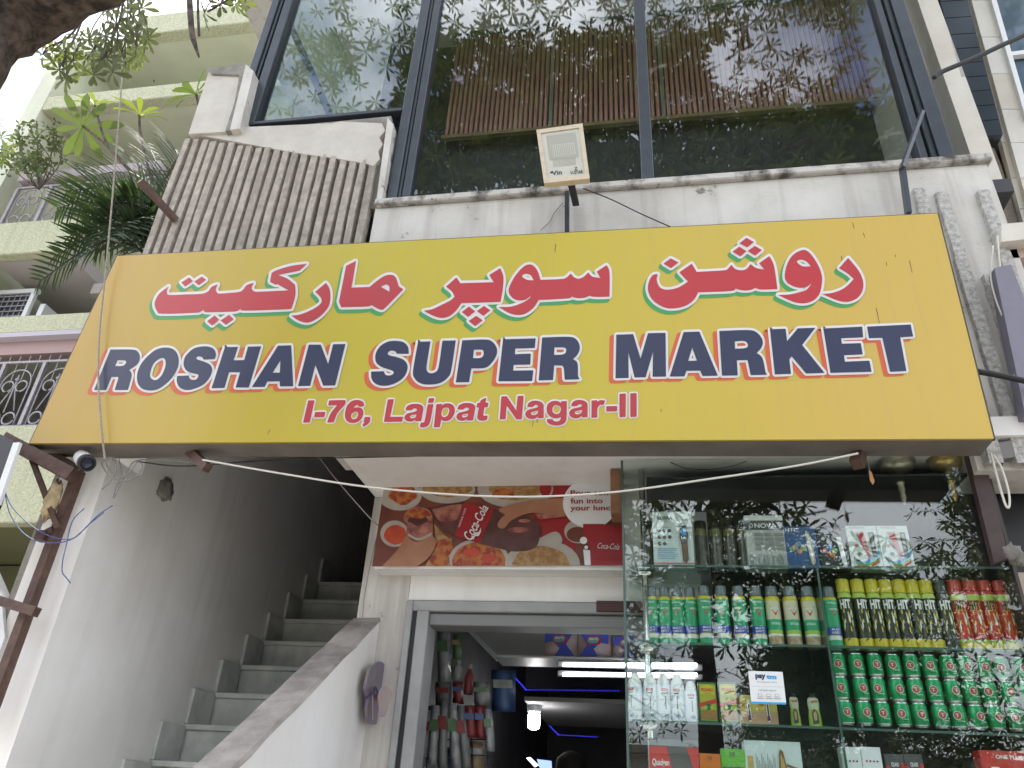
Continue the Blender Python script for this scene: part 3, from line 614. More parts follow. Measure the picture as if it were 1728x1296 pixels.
el(215, 140, 145, 102, 1); el(235, 130, 92, 72, 2, .08); el(530, 105, 185, 90, 1); el(530, 90, 165, 62, 3, .04); el(980, 100, 252, 124, 1); el(985, 88, 178, 84, 3, .05); el(900, 130, 70, 34, 2, .1); el(1180, 90, 40, 60, 4)
el(180, 395, 95, 88, 1); el(186, 402, 76, 64, 7, .03)
sp('440,330! 520,410 560,425! 560,612! 380,612! 450,480', 3); el(505, 490, 62, 58, 2, .02); el(480, 570, 70, 40, 2)
el(740, 565, 198, 135, 1); el(740, 570, 178, 118, 2, .03); el(690, 520, 60, 30, 7, .1); el(800, 560, 50, 28, 7, .1)
el(1160, 600, 250, 165, 1); el(1150, 590, 190, 110, 3, .05); sp('1130,430! 1250,380 1290,450 1200,480', 1)
el(1400, 380, 95, 80, 1); el(1390, 400, 70, 50, 0)
sp('400,225! 560,195 640,190 830,230 1000,262 1090,290 1150,350 1140,430 1110,490 1020,512 900,500 590,412 470,330', 6)
sp('430,235! 560,205 630,200! 590,300 480,310', 8)
sp('640,188! 838,230! 745,456! 578,412!', 4)
el(1000, 370, 70, 18, 8, .05); el(1040, 310, 40, 12, 8)
sp('1300,160! 1310,280! 1200,290 1120,255 1030,270 950,310 910,355 880,360 862,340 880,300 915,270! 870,235 960,200 1100,170', 5); sp('1110,255! 1290,270! 1150,300', 8)
sp('265,300! 430,290! 430,420 350,445 265,420', 8); el(335, 285, 97, 68, 8, .02); el(335, 300, 66, 40, 6, .12); el(335, 262, 85, 32, 2, .1)
sp('250,410! 330,450 420,400! 455,440 440,500 400,560 330,612! 95,612! 200,500', 5); sp('270,392! 340,425 425,385! 425,405! 340,440 270,410!', 1)
el(1475, 195, 180, 165, 9); el(1590, 100, 130, 150, 9); sp('1430,330! 1560,330! 1640,350! 1700,350! 1700,604! 1480,604! 1470,480 1430,420', 4)
el(1432, 440, 24, 24, 9); el(1450, 486, 12, 12, 9); pp([(1430, 500), (1475, 505), (1480, 604), (1440, 604)], 9)
PB.obj('printed_sheet', pm, PO)
def ptext(s, q, mat, bold=.02, shear=0, d=.02): B().text(s, [P(*cq(*p), YP-d) for p in q], 0, bold, shear).obj('print_line', mat, PO)
PR = M('poster_dark_red', (.30, .012, .02), .4)
ptext('Pour some', ((1345, 108), (1650, 104), (1652, 142), (1348, 140)), PR); ptext('fun into', ((1345, 160), (1558, 158), (1560, 194), (1347, 196)), PR); ptext('your lunch', ((1345, 208), (1640, 206), (1642, 250), (1343, 252)), PR)
ptext('Coca-Cola', ((628, 412), (752, 200), (805, 222), (690, 445)), S_WH, .015, .3); ptext('Coca-Cola', ((1528, 455), (1672, 462), (1668, 502), (1524, 492)), S_WH, 0, .3)
ptext('~', ((700, 400), (752, 352), (752, 400), (700, 440)), S_WH, .02); ptext('TASTE THE FEELING', ((1515, 545), (1680, 548), (1680, 562), (1515, 560)), PR, 0)
ptext('ORIGINAL TASTE', ((600, 350), (645, 225), (655, 230), (612, 352)), S_WH, 0)
B().rod(P(640, 818, YP-.004), P(1062, 806, YP-.004), .008, .01).obj('top_batten', BLACK, PO)
# brown timber end by the case
x0 = P(1030, 800, 3.02)[0]
tag(B().box(x0, x0+.045, 3.0, 3.12, P(1040, 868, 3.02)[2], 2.868, bev=.004).obj('timber_batten', M('raw_timber', (.30, .15, .08), .7, c2=(.2, .09, .05), scale=12), None, origin=(x0, 3.02, 2.7)), 'short brown timber batten hanging beside the poster at the glass case', 'batten')
# ------------------------------------------------------------------ glass display case
YC = 2.90
DC = root('display_case', 'glass display case of shelves beside the shop door under the yellow board', 'display case', (.6, 3.05, 0))
x0 = PX(1046, 960, -.075)[0]; CX1 = 1.285
B().box(x0, CX1, YC, YC+.008, .9, 2.86).obj('front_pane', CGLASS, DC)
B().box(x0+.002, x0+.010, YC+.010, 3.28, .9, 2.86).obj('side_pane', CGLASS, DC)
B().box(x0-.001, x0+.008, YC-.002, YC-.0005, .9, 2.86).obj('pane_edge', EDGE, DC)
B().box(x0-.02, CX1, YC-.01, 3.29, .0, .9).obj('plinth', DARK, DC)
YI = 2.965                                     # the plane in which the goods stand
ZSH = [P(1300, y, YI)[2] for y in (960, 1091, 1225, 1364)]
for z in ZSH:
    B().box(x0+.02, CX1, YC+.02, 3.24, z-.009, z-.0005).obj('shelf', SGLASS, DC)
    B().box(x0+.02, CX1, YC+.018, YC+.0197, z-.009, z-.0005).obj('shelf_edge', EDGE, DC)
BKP = M('case_back', (.035, .037, .036), .6, c2=(.02, .022, .022), scale=3)
B().box(.28, CX1, 3.25, 3.26, .9, 2.86).obj('back_panel', BKP, DC); B().box(CX1+.001, CX1+.012, YC-.004, 3.26, .9, 2.86).obj('end_panel', M('end_panel_dark', (.05, .04, .036), .5), DC)
B().box(x0+.1, CX1, YC+.012, 3.285, 2.78, 2.79).obj('top_panel', BKP, DC)
xdv = P(1392, 1090, 2.95)[0]
B().box(xdv, xdv+.008, YC+.012, 3.24, 1.3, ZSH[0]-.01).obj('divider', SGLASS, DC)
B().box(xdv, xdv+.008, YC+.0095, YC+.0115, 1.3, ZSH[0]-.01).obj('divider_edge', EDGE, DC)
xpl = P(1088, 960, 3.0)[0]
B().tube([(xpl, 3.0, .9), (xpl, 3.0, 2.86)], .0125, 14).obj('chrome_pole', CHROME, DC, smooth=True)
for z in ZSH:
    B().lathe((xpl, 3.0, z), [(.0135, -.028, 0), (.03, -.024, 0), (.034, -.016, 0), (.034, -.011, 0), (.0135, -.0105, 0)], 16).obj('pole_clamp', CHROME, DC, smooth=True, autos=40)
    B().lathe((xpl, 3.0, z), [(.0135, .001, 0), (.034, .0015, 0), (.034, .006, 0), (.02, .011, 0), (.0135, .018, 0)], 16).obj('pole_clamp', CHROME, DC, smooth=True, autos=40)

# ---- goods
def aero(name, label, grp, r, h, bands, mats, decal=None, cat='spray can'):
    t = root(name, label, cat, (0, 0, 0), grp)
    capz = bands['cap']; prof = [(r*.86, 0, bands['body'][0][1]), (r, .004, bands['body'][0][1])]
    for z, m in bands['body'][1:]: prof += [(r, z*h, m)]
    last = bands['body'][-1][1]
    prof += [(r, capz*h-.012, last), (r*.9, capz*h-.003, bands.get('rim', 3)), (r*.8, capz*h, bands.get('rim', 3))]
    B().lathe((0, 0, 0), prof, 20).obj('body', mats, t, smooth=True, autos=35)
    cr_ = bands.get('capr', .84)*r
    B().lathe((0, 0, 0), [(cr_, capz*h+.0003, 0), (cr_*1.0, h*.97, 0), (cr_*.93, h*.99, 0), (cr_*.7, h, 0)], 20).obj('cap', mats[bands['capm']], t, smooth=True, autos=35)
    if decal:
        b = B(); decal(b, r+.0006, h); b.obj('label_print', mats, t)
    return t
SILV = M('tin_silver', (.6, .6, .6), .25, metal=.9)
G1 = M('can_green', (.02, .30, .13), .28, c2=(.03, .36, .17), scale=20); Y1 = M('can_yellow', (.62, .50, .03), .28, c2=(.5, .42, .02), scale=25); BLU = M('can_blue', (.03, .06, .36), .28); W1 = M('can_white', (.7, .7, .66), .28)
CRM = M('can_cream', (.62, .58, .42), .28, c2=(.52, .48, .32), scale=20); BRN = M('can_brown', (.30, .17, .08), .3, c2=(.5, .4, .28), scale=50); R1 = M('can_red', (.50, .04, .03), .25, c2=(.42, .05, .03), scale=20); BK1 = M('can_black', (.02, .022, .018), .25, c2=(.05, .055, .03), scale=40)
CAPD = M('smoky_cap', (.16, .19, .20), .12, c2=(.1, .12, .13), scale=9); OLV = M('olive_print', (.22, .20, .05), .35, c2=(.10, .09, .03), scale=35); LIM = M('lime_print', (.32, .48, .05), .35, c2=(.42, .5, .1), scale=30)
am = [G1, Y1, BLU, SILV, W1, R1, CRM, BRN, CAPD, INK, BK1, LIM]
def tri_logo(b, r, h, a0=.0):
    z0, z1 = .50*h, .67*h; n = 6
    for k in range(n):
        za, zb = z1-(z1-z0)*k/n, z1-(z1-z0)*(k+1)/n; wa, wb = 1.5*(1-k/n)+.1, 1.5*(1-(k+1)/n)+.1
        q = lambda a, z: (r*math.sin(a+a0), -r*math.cos(a+a0), z)
        b.add([q(-wa/2, za), q(wa/2, za), q(wb/2, zb), q(-wb/2, zb)], [(3, 2, 1, 0)], 5)
    b.textcyl('MORTEIN', (0, 0, 0), r+.0005, a0, r*1.15, .595*h, .035*h, 4)
def d_green(b, r, h):
    tri_logo(b, r, h, .12); b.textcyl('POWERGARD', (0, 0, 0), r, .05, r*1.3, .70*h, .03*h, 4); b.textcyl('MULTI', (0, 0, 0), r, .05, r*1.2, .275*h, .035*h, 4); b.textcyl('INSECT', (0, 0, 0), r, .05, r*1.2, .225*h, .035*h, 4)
def d_cream(b, r, h):
    tri_logo(b, r, h, .1); b.textcyl('NATURGARD', (0, 0, 0), r, .05, r*1.2, .35*h, .04*h, 4)
sprays = {}
hs = P(1240, 986, YI)[2]-P(1240, 1090, YI)[2]
pg = aero('spray_can', '', 'green insect spray cans on the middle shelf', .0255, hs, dict(cap=.83, capr=.78, capm=8, rim=3, body=[(0, 0), (.02, 0), (.13, 4), (.19, 1), (.205, 2), (.33, 0), (.765, 1)]), am, d_green)
pcn = aero('spray_can', '', 'cream insect spray cans on the middle shelf', .0265, hs, dict(cap=.83, capr=.8, capm=8, rim=3, body=[(0, 7), (.18, 4), (.21, 11), (.27, 0), (.44, 6), (.74, 1)]), am, d_cream)
gx = [1098, 1121, 1143, 1166, 1190, 1220, 1250, 1281]
for i, x in enumerate(gx):
    o = pg if i == 0 else dup(pg, (0, 0, 0)); p = P(x+4, 1088, YI+.02); o.location = (p[0], YI+.03 if i > 3 else YI+.05, ZSH[1]); o.rotation_euler = (0, 0, random.uniform(-.5, .5))
    o['label'] = 'green insect spray can with blue band, %s from the left on the middle shelf' % ORD[i]
o = dup(pg, (P(1412, 1088, YI+.02)[0], YI+.03, ZSH[1]), 'green insect spray can standing alone between cream cans and yellow-topped cans', .1)
for i, x in enumerate((1309, 1340, 1372)):
    o = pcn if i == 0 else dup(pcn, (0, 0, 0)); p = P(x+3, 1088, YI+.02); o.location = (p[0], YI+.03, ZSH[1]); o.rotation_euler = (0, 0, random.uniform(-.35, .35))
    o['label'] = 'cream insect spray can with green band, %s of three on the middle shelf' % ORD[i]
hh = P(1510, 970, YI)[2]-P(1510, 1090, YI)[2]
def d_hit(col):
    def f(b, r, h):
        b.textcyl('HIT', (0, 0, 0), r+.0006, -.1, r*1.5, .56*h, .13*h, col, .04); b.textcyl('HIT', (0, 0, 0), r, -.04, r*1.58, .55*h, .145*h, 9 if col != 9 else 1, .05)
        rr = random.Random(3)
        for k in range(14):
            a, z = rr.uniform(-.8, .8), rr.uniform(.2, .5)*h; b.patchcyl((0, 0, 0), r, a, .16, z, z+.006*rr.uniform(1, 4), rr.choice([11, 4, 1]), 2, rr.uniform(-.02, .02))
        b.patchcyl((0, 0, 0), r, .1, 1.2, .10*h, .125*h, 9, 4, .03)
    return f
ph = aero('spray_can', '', 'black and yellow spray cans on the middle shelf', .0245, hh, dict(cap=.80, capr=.93, capm=1, rim=11, body=[(0, 1), (.15, 10), (.72, 11)]), am, d_hit(4))
pr = aero('spray_can', '', 'red spray cans on the middle shelf', .0255, hh, dict(cap=.84, capr=.93, capm=5, rim=5, body=[(0, 1), (.12, 11), (.16, 5), (.70, 11), (.78, 5)]), am, d_hit(9))
for i, x in enumerate((1441, 1466.5, 1491, 1515, 1539, 1562, 1586)):
    o = ph if i == 0 else dup(ph, (0, 0, 0)); p = P(x-2, 1088, YI+.02); o.location = (p[0], YI+.03, ZSH[1]); o.rotation_euler = (0, 0, random.uniform(-.3, .5))
    o['label'] = 'black spray can with yellow cap and base, %s from the left of its row' % ORD[i]
pd_ = aero('spray_can', 'dark green spray can between the yellow-capped black cans and the red cans', None, .0245, hh, dict(cap=.80, capr=.9, capm=10, rim=3, body=[(0, 10), (.12, 10)]), am, d_hit(4)); p = P(1610, 1088, YI+.02); pd_.location = (p[0], YI+.03, ZSH[1])
for i, x in enumerate((1636, 1663, 1689, 1715, 1742)):
    o = pr if i == 0 else dup(pr, (0, 0, 0)); p = P(x-2, 1088, YI+.02); o.location = (p[0], YI+.03, ZSH[1]); o.rotation_euler = (0, 0, random.uniform(-.4, .3))
    o['label'] = 'red spray can with lime ring, %s from the left of the red cans' % ORD[i]
# dark canisters behind the boxes of the top shelf
hk = P(1210, 878, YI+.1)[2]-P(1210, 955, YI+.1)[2]+.02
km = [M('smoky_tube', (.10, .095, .075), .15, c2=(.05, .05, .04), scale=12), OLV, BLACK, SILV]
pk = aero('spray_can', '', 'dark spray cans behind the boxes on the top shelf', .024, hk, dict(cap=.88, capr=1.0, capm=2, rim=2, body=[(0, 0), (.70, 1), (.82, 0)]), km)
for i, (x, lab) in enumerate(((1094, 'dark spray can with black cap left of the white clipper box'), (1186, 'dark spray can with olive band, nearest right of the clipper box'), (1212, 'dark spray can with olive band, second right of the clipper box'), (1236, 'dark spray can with olive band, third right of the clipper box'), (1259, 'dark spray can with olive band, nearest left of the grey printed box'))):
    o = pk if i == 0 else dup(pk, (0, 0, 0)); p = P(x, 956, YI+.06); o.location = (p[0], YI+.06, ZSH[0]); o['label'] = lab
# stacked green drink cans
CG = M('beer_green', (.015, .26, .09), .2, metal=.35, c2=(.02, .33, .13), scale=15); CR = M('beer_red', (.42, .06, .05), .3, c2=(.3, .09, .06), scale=60)
zc0, zc1 = P(1560, 1228, YI+.01)[2], P(1560, 1104, YI+.01)[2]; hc = (zc1-zc0)/3; rc = .0265
pb = root('drink_can', '', 'drink can', (0, 0, 0), 'green drink cans stacked three high')
B().lathe((0, 0, 0), [(rc*.78, 0, 1), (rc*.84, .003, 1), (rc, .009, 0), (rc, hc-.012, 0), (rc*.86, hc-.004, 1), (rc*.86, hc-.001, 1), (rc*.8, hc-.0008, 1), (rc*.78, hc-.003, 1)], 22).obj('body', [CG, SILV], pb, smooth=True, autos=35)
b = B()
def cdisc(b, r, a0, z0, rad, m, n=14, sq=1.0):
    vs = [(r*math.sin(a0), -r*math.cos(a0), z0)]
    for k in range(n): a = 2*math.pi*k/n; t = a0+rad*math.cos(a)/r; vs.append((r*math.sin(t), -r*math.cos(t), z0+rad*sq*math.sin(a)))
    b.add(vs, [(0, k+1, (k+1) % n+1) for k in range(n)], m)
cdisc(b, rc+.0005, -.12, hc*.53, .0135, 1, sq=1.05); cdisc(b, rc+.0009, -.12, hc*.53, .0118, 0, sq=1.05)
b.textcyl('T', (0, 0, 0), rc+.0013, -.12, .010, hc*.46, .011, 1, .03); b.textcyl('Tuborg', (0, 0, 0), rc+.0008, .2, .022, hc*.27, .006, 1, .01)
b.obj('label_print', [CR, W1], pb)
rows = ['bottom', 'middle', 'top']; first = True
for r_ in range(3):
    for i in range(11):
        p = P(1431+31.8*i, 1226, YI+.03); o = pb if first else dup(pb, (0, 0, 0)); first = False
        o.location = (p[0]+random.uniform(-.0025, .0025), YI+.035+random.uniform(-.003, .003), zc0+hc*r_); o.rotation_euler = (0, 0, random.uniform(-.35, .35))
        o['label'] = 'green red-emblem drink can, %s from left in the %s row of the stack' % (ORD[i], rows[r_])
# white deodorant style bottles
WB = M('bottle_white', (.66, .70, .74), .22, c2=(.58, .62, .68), scale=14); BLB = M('pale_blue_print', (.36, .42, .58), .3)
def bottle(h, name='white_bottle'):
    t = root(name, '', 'bottle', (0, 0, 0), 'white bottles on the lower shelf'); r = .0255
    B().lathe((0, 0, 0), [(r*.9, 0, 0), (r, .004, 0), (r, h*.74, 0), (r*.97, h*.77, 0), (r*.9, h*.775, 0)], 20).obj('body', WB, t, smooth=True, autos=40)
    B().lathe((0, 0, 0), [(r*.86, h*.776, 0), (r*.8, h*.84, 0), (r*.55, h*.93, 0), (r*.5, h*.985, 0), (r*.36, h, 0)], 20).obj('cap', W1, t, smooth=True, autos=40)
    b = B(); R_ = r+.0006
    b.patchcyl((0, 0, 0), R_, -.1, .95, h*.62, h*.675, 0, 4); b.textcyl('SANWELL', (0, 0, 0), R_+.0004, -.1, .02, h*.633, .0045, 2)
    for k in range(4): b.patchcyl((0, 0, 0), R_, -.45+.18*k+.09, .18, h*(.575-.012*math.sin((k+.5)/4*math.pi)), h*(.595-.008*math.sin((k+.5)/4*math.pi)), 1, 1)
    for k in range(9): b.patchcyl((0, 0, 0), R_, 0, .16, h*(.26+.03*k), h*(.28+.03*k), 1, 1)
    b.textcyl('HD', (0, 0, 0), R_, .1, .014, h*.10, .010, 1); 
    for k in range(7):
        a = -1.0+.28*k; b.patchcyl((0, 0, 0), R_, a, .28, h*(.06+.05*(k % 2)), h*(.085+.05*(k % 2)), 3, 1, h*(.05 if k % 2 == 0 else -.05))
    b.obj('label_print', [RED, INK, W1, BLB], t); return t
hb = P(1120, 1138, YI)[2]-P(1120, 1222, YI)[2]
wb = bottle(hb); wb2 = bottle(P(1169, 1150, YI)[2]-P(1169, 1222, YI)[2])
for i, x in enumerate((1073, 1099, 1122, 1146)):
    o = wb if i == 0 else dup(wb, (0, 0, 0)); p = P(x, 1221, YI+.02); o.location = (p[0], YI+.03, ZSH[2]); o.rotation_euler = (0, 0, (-.55, .0, .25, -.1)[i]); o['label'] = 'tall white bottle with red label, %s from the left on the lower shelf' % ORD[i]
p = P(1169.5, 1221, YI+.02); wb2.location = (p[0], YI+.025, ZSH[2]); wb2['label'] = 'shorter white bottle beside the yellow and green oil tins'
# boxes: front given in the photograph's pixels
def carton(name, label, cat, q, zb, dep, body, draw=None, mats=(), grp=None, Y=YI, top=None, leans=0):
    (xa, ya), (xb, yb) = q
    p0, p1 = P(xa, ya, Y), P(xb, yb, Y); X0, X1 = P((xa*0+xa), yb, Y)[0], p1[0]; h = P((xa+xb)/2, ya, Y)[2]-zb
    t = root(name, label, cat, ((X0+X1)/2, Y+dep/2, zb), grp)
    B().box(X0, X1, Y, Y+dep, zb+.0003, zb+h, bev=.0012).obj('carton_body', body, t)
    if draw:
        b = B(); fr_ = lambda u, v, d=0: (X0+(X1-X0)*u, Y-.0005-.0003*d, zb+h*(1-v))
        class D: pass
        d = D(); d.n = 0
        def rect(u0, v0, u1, v1, m): d.n += 1; b.add([fr_(u0, v1, d.n), fr_(u1, v1, d.n), fr_(u1, v0, d.n), fr_(u0, v0, d.n)], [(0, 1, 2, 3)], m)
        def poly(pts, m): d.n += 1; k = d.n; b.flat(pts, lambda u, v: fr_(u, v, k), m)
        def disc(u, v, r, m, asp=None): asp = asp or (X1-X0)/h; poly([(u+r*math.cos(a), v+r*asp*math.sin(a)) for a in np.arange(16)*math.pi/8], m)
        def txt(s_, u0, v0, u1, v1, m, bold=.01, shear=0): d.n += 1; b.text(s_, [fr_(u0, v0, d.n), fr_(u1, v0, d.n), fr_(u1, v1, d.n), fr_(u0, v1, d.n)], m, bold, shear)
        d.rect, d.poly, d.disc, d.txt = rect, poly, disc, txt; draw(d); b.obj('front_print', list(mats), t)
    return t
BOXW = M('pale_box', (.60, .68, .68), .3, c2=(.54, .62, .62), scale=5); GREYP = M('grey_print', (.25, .25, .25), .4); DGREY = M('dark_grey_print', (.08, .08, .085), .35); PINK = M('pink_print', (.5, .16, .18), .4); ORG = M('orange_print', (.60, .16, .02), .35); LBL = M('light_blue_print', (.06, .30, .62), .35); GOLD = M('gold_print', (.5, .36, .12), .35, c2=(.36, .24, .08), scale=30); BRZ = M('bronze_print', (.24, .13, .07), .35, c2=(.12, .06, .03), scale=40); GRN = M('green_print', (.12, .42, .05), .35)
def d_clip(d):
    d.txt('KUBRA', .12, .09, .5, .15, 0, .02, .2); d.txt('KB-809', .15, .165, .38, .195, 1); d.txt('WHAT IS INCLUDED', .13, .275, .42, .295, 1)
    for u, v in [(.16+.13*(i % 3), .35+.115*(i//3)) for i in range(8)]: d.disc(u, v, .047, 2)
    for k in range(6): d.rect(.1, .66+.035*k, .1+.5*(1-.08*(k % 3)), .668+.035*k, 4)
    d.poly([(.68, .28), (.86, .27), (.88, .45), (.85, .56), (.86, .85), (.80, .92), (.72, .88), (.70, .60), (.66, .45)], 2); d.poly([(.71, .32), (.83, .31), (.84, .44), (.73, .45)], 4); d.poly([(.72, .58), (.83, .57), (.84, .84), (.79, .89), (.74, .85)], 3); d.rect(.66, .27, .88, .29, 0)
    d.rect(0, .915, 1, .93, 5)
carton('clipper_box', 'white hair clipper box with eight round icons on the top shelf', 'box', ((1104, 863), (1173, 958)), ZSH[0], .06, BOXW, d_clip, (INK, GREYP, DGREY, BRZ, LBL, RED))
def d_nova(d):
    d.rect(0, .0, 1, .09, 0); d.rect(0, .1, 1, .28, 1); d.txt('NOVA', .25, .15, .82, .24, 0, .03); d.disc(.16, .195, .055, 0); d.disc(.16, .195, .04, 1)
    for k in range(4):
        for j in range(3): d.rect(.22+.26*j, .34+.085*k, .44+.26*j, .40+.085*k, 2)
    for k in range(8): d.rect(.05+.12*k, .74+.02*(k % 2), .13+.12*k, .93, 3 if k % 3 else 2)
carton('grey_printed_box', 'grey box with a dark band and bold white lettering on the top shelf', 'box', ((1264, 870), (1331, 958)), ZSH[0], .06, M('print_grey', (.46, .48, .47), .3), d_nova, (PAPER, DGREY, GREYP, M('mid_grey', (.34, .35, .35), .4)))
def d_htc(d):
    d.txt('HTC', .06, .05, .45, .13, 0, .01); d.txt('TRIMMER', .06, .16, .35, .19, 1)
    for u, v, m in ((.3, .5, 2), (.42, .42, 3), (.42, .6, 4), (.55, .52, 5), (.2, .55, 6)): d.disc(u, v, .09, m); d.disc(u, v, .06, 1)
    d.poly([(.66, .16), (.76, .14), (.84, .3), (.87, .85), (.80, .92), (.74, .88), (.68, .5)], 7); d.poly([(.70, .22), (.75, .20), (.80, .4), (.82, .82), (.78, .84)], 0)
hm = (PAPER, GREYP, GOLD, LBL, ORG, LIM, GRN, M('metal_print', (.50, .46, .32), .3))
carton('trimmer_box', 'dark blue trimmer box with coloured circles on the top shelf', 'box', ((1330, 888), (1385, 958)), ZSH[0], .05, M('box_blue', (.025, .09, .26), .3, c2=(.02, .07, .2), scale=6), d_htc, hm)
def d_htc2(d):
    d.txt('HTC', .06, .05, .45, .13, 2, .01); d.rect(.06, .17, .4, .18, 1)
    for u, v, m in ((.2, .55, 3), (.36, .47, 4), (.5, .55, 5), (.4, .66, 6)): d.disc(u, v, .09, m)
    d.poly([(.62, .22), (.78, .22), (.86, .85), (.80, .9), (.72, .87)], 0)
carton('trimmer_box', 'black trimmer box with coloured circles beside two rainbow boxes', 'box', ((1387, 892), (1438, 958)), ZSH[0], .05, M('box_black', (.02, .021, .024), .3), d_htc2, (PAPER, GREYP, M('dim_blue', (.05, .12, .22), .4), PINK, LBL, GRN, ORG))
def d_rain(d):
    d.txt('PROFESSIONAL', .12, .03, .62, .07, 2, 0)
    for k, m in enumerate((5, 7, 4, 6, 3)):
        a0 = .12*k; d.poly([(.05+.02*k, .55+.08*k), (.15, .78+.015*k), (.4, .90-.02*k), (.75, .86-.035*k), (.95, .5+.02*k), (.97, .30+.05*k), (.985, .42+.05*k), (.9, .84-.03*k), (.55, .985-.035*k), (.2, .93-.02*k)], m)
    d.poly([(.3, .16), (.55, .14), (.66, .7), (.58, .76)], 8); d.poly([(.36, .2), (.5, .19), (.56, .35), (.44, .4)], 5); d.poly([(.70, .16), (.88, .16), (.86, .72), (.72, .74)], 1); d.poly([(.74, .2), (.84, .2), (.82, .5), (.75, .52)], 2); d.disc(.26, .47, .06, 8); d.disc(.34, .66, .07, 1)
rm_ = (PAPER, DGREY, GREYP, LBL, GRN, RED, M('aqua_print', (.1, .45, .5), .4), ORG, PINK)
bw = M('box_white', (.62, .68, .66), .3)
for i, x in enumerate((1438, 1492)): carton('grooming_box', ('white box with a rainbow arc and two grooming tools, next to the black box', 'white box with a rainbow arc and two grooming tools, right end of top shelf')[i], 'box', ((x, 887), (x+53, 957)), ZSH[0], .05, bw, d_rain, rm_, 'rainbow grooming boxes')
def d_fig(d):
    d.rect(.06, .05, .94, .95, 0); d.poly([(.1, .12), (.5, .06), (.9, .12), (.9, .3), (.1, .3)], 1); d.txt('FIGARO', .15, .15, .86, .235, 2, .04); d.txt('OLIVE OIL', .3, .26, .72, .29, 4, .01)
    d.poly([(0, .52), (1, .40), (1, .50), (0, .62)], 2); d.disc(.5, .60, .18, 4); d.disc(.35, .62, .1, 5); d.disc(.7, .62, .1, 5); d.rect(.06, .68, .94, .90, 3); d.rect(.06, .93, .94, .955, 4)
fm = (M('oil_yellow', (.42, .40, .03), .3, c2=(.3, .34, .03), scale=20), Y1, RED, M('oil_brown', (.26, .20, .05), .35, c2=(.36, .12, .03), scale=50), M('oil_green', (.02, .13, .04), .3), LIM)
for i, x in enumerate((1182, 1217)): carton('oil_tin', ('yellow and dark green oil tin next to the white bottles', 'yellow and dark green oil tin next to the cream boxes')[i], 'tin', ((x, 1151), (x+31, 1222)), ZSH[2], .04, fm[4], d_fig, fm, 'oil tins')
def d_hair(d):
    d.rect(0, .55, 1, .96, 0); d.poly([(.42, .15), (.56, .15), (.62, .8), (.5, .9), (.44, .8)], 1); d.poly([(.46, .3), (.54, .3), (.56, .75), (.48, .75)], 2); d.poly([(.44, .68), (.56, .66), (.6, .82), (.42, .84)], 3); d.txt('VEET', .05, .28, .35, .36, 4, .02)
hm2 = (M('skin_tan', (.52, .33, .2), .4), PAPER, DGREY, M('purple_print', (.14, .03, .16), .4), RED)
for i, x in enumerate((1250, 1282)): carton('cream_box', ('yellow and tan cream box next to the oil tins', 'yellow and tan cream box behind the white payment card')[i], 'box', ((x, 1173), (x+32, 1219)), ZSH[2], .03, M('cream_yellow', (.55, .46, .12), .35), d_hair, hm2, 'cream boxes', YI+.01)
# payment card on the glass
def d_pay(d):
    d.rect(0, .94, 1, 1, 2); d.txt('pay', .19, .10, .49, .275, 1, .05); d.txt('tm', .51, .105, .80, .24, 2, .05); d.txt('Accepted Here', .22, .31, .80, .365, 3, .0)
    d.rect(.04, .47, .96, .475, 3); d.txt('Use Paytm App for', .25, .56, .76, .625, 3, .005)
    for k in range(3): d.rect(.22+.24*k, .70, .33+.24*k, .78, 3); d.rect(.23+.24*k, .71, .32+.24*k, .77, 0); d.rect(.18+.24*k, .83, .37+.24*k, .85, 3)
carton('payment_card', 'white payment card with navy and sky blue letters stuck to the glass', 'sign', ((1268, 1133), (1327, 1188)), P(1297, 1188, YC-.008)[2], .004, PAPER, d_pay, (PAPER, NAVY, M('sky_blue_print', (.02, .36, .72), .4), GREYP), Y=YC-.008)
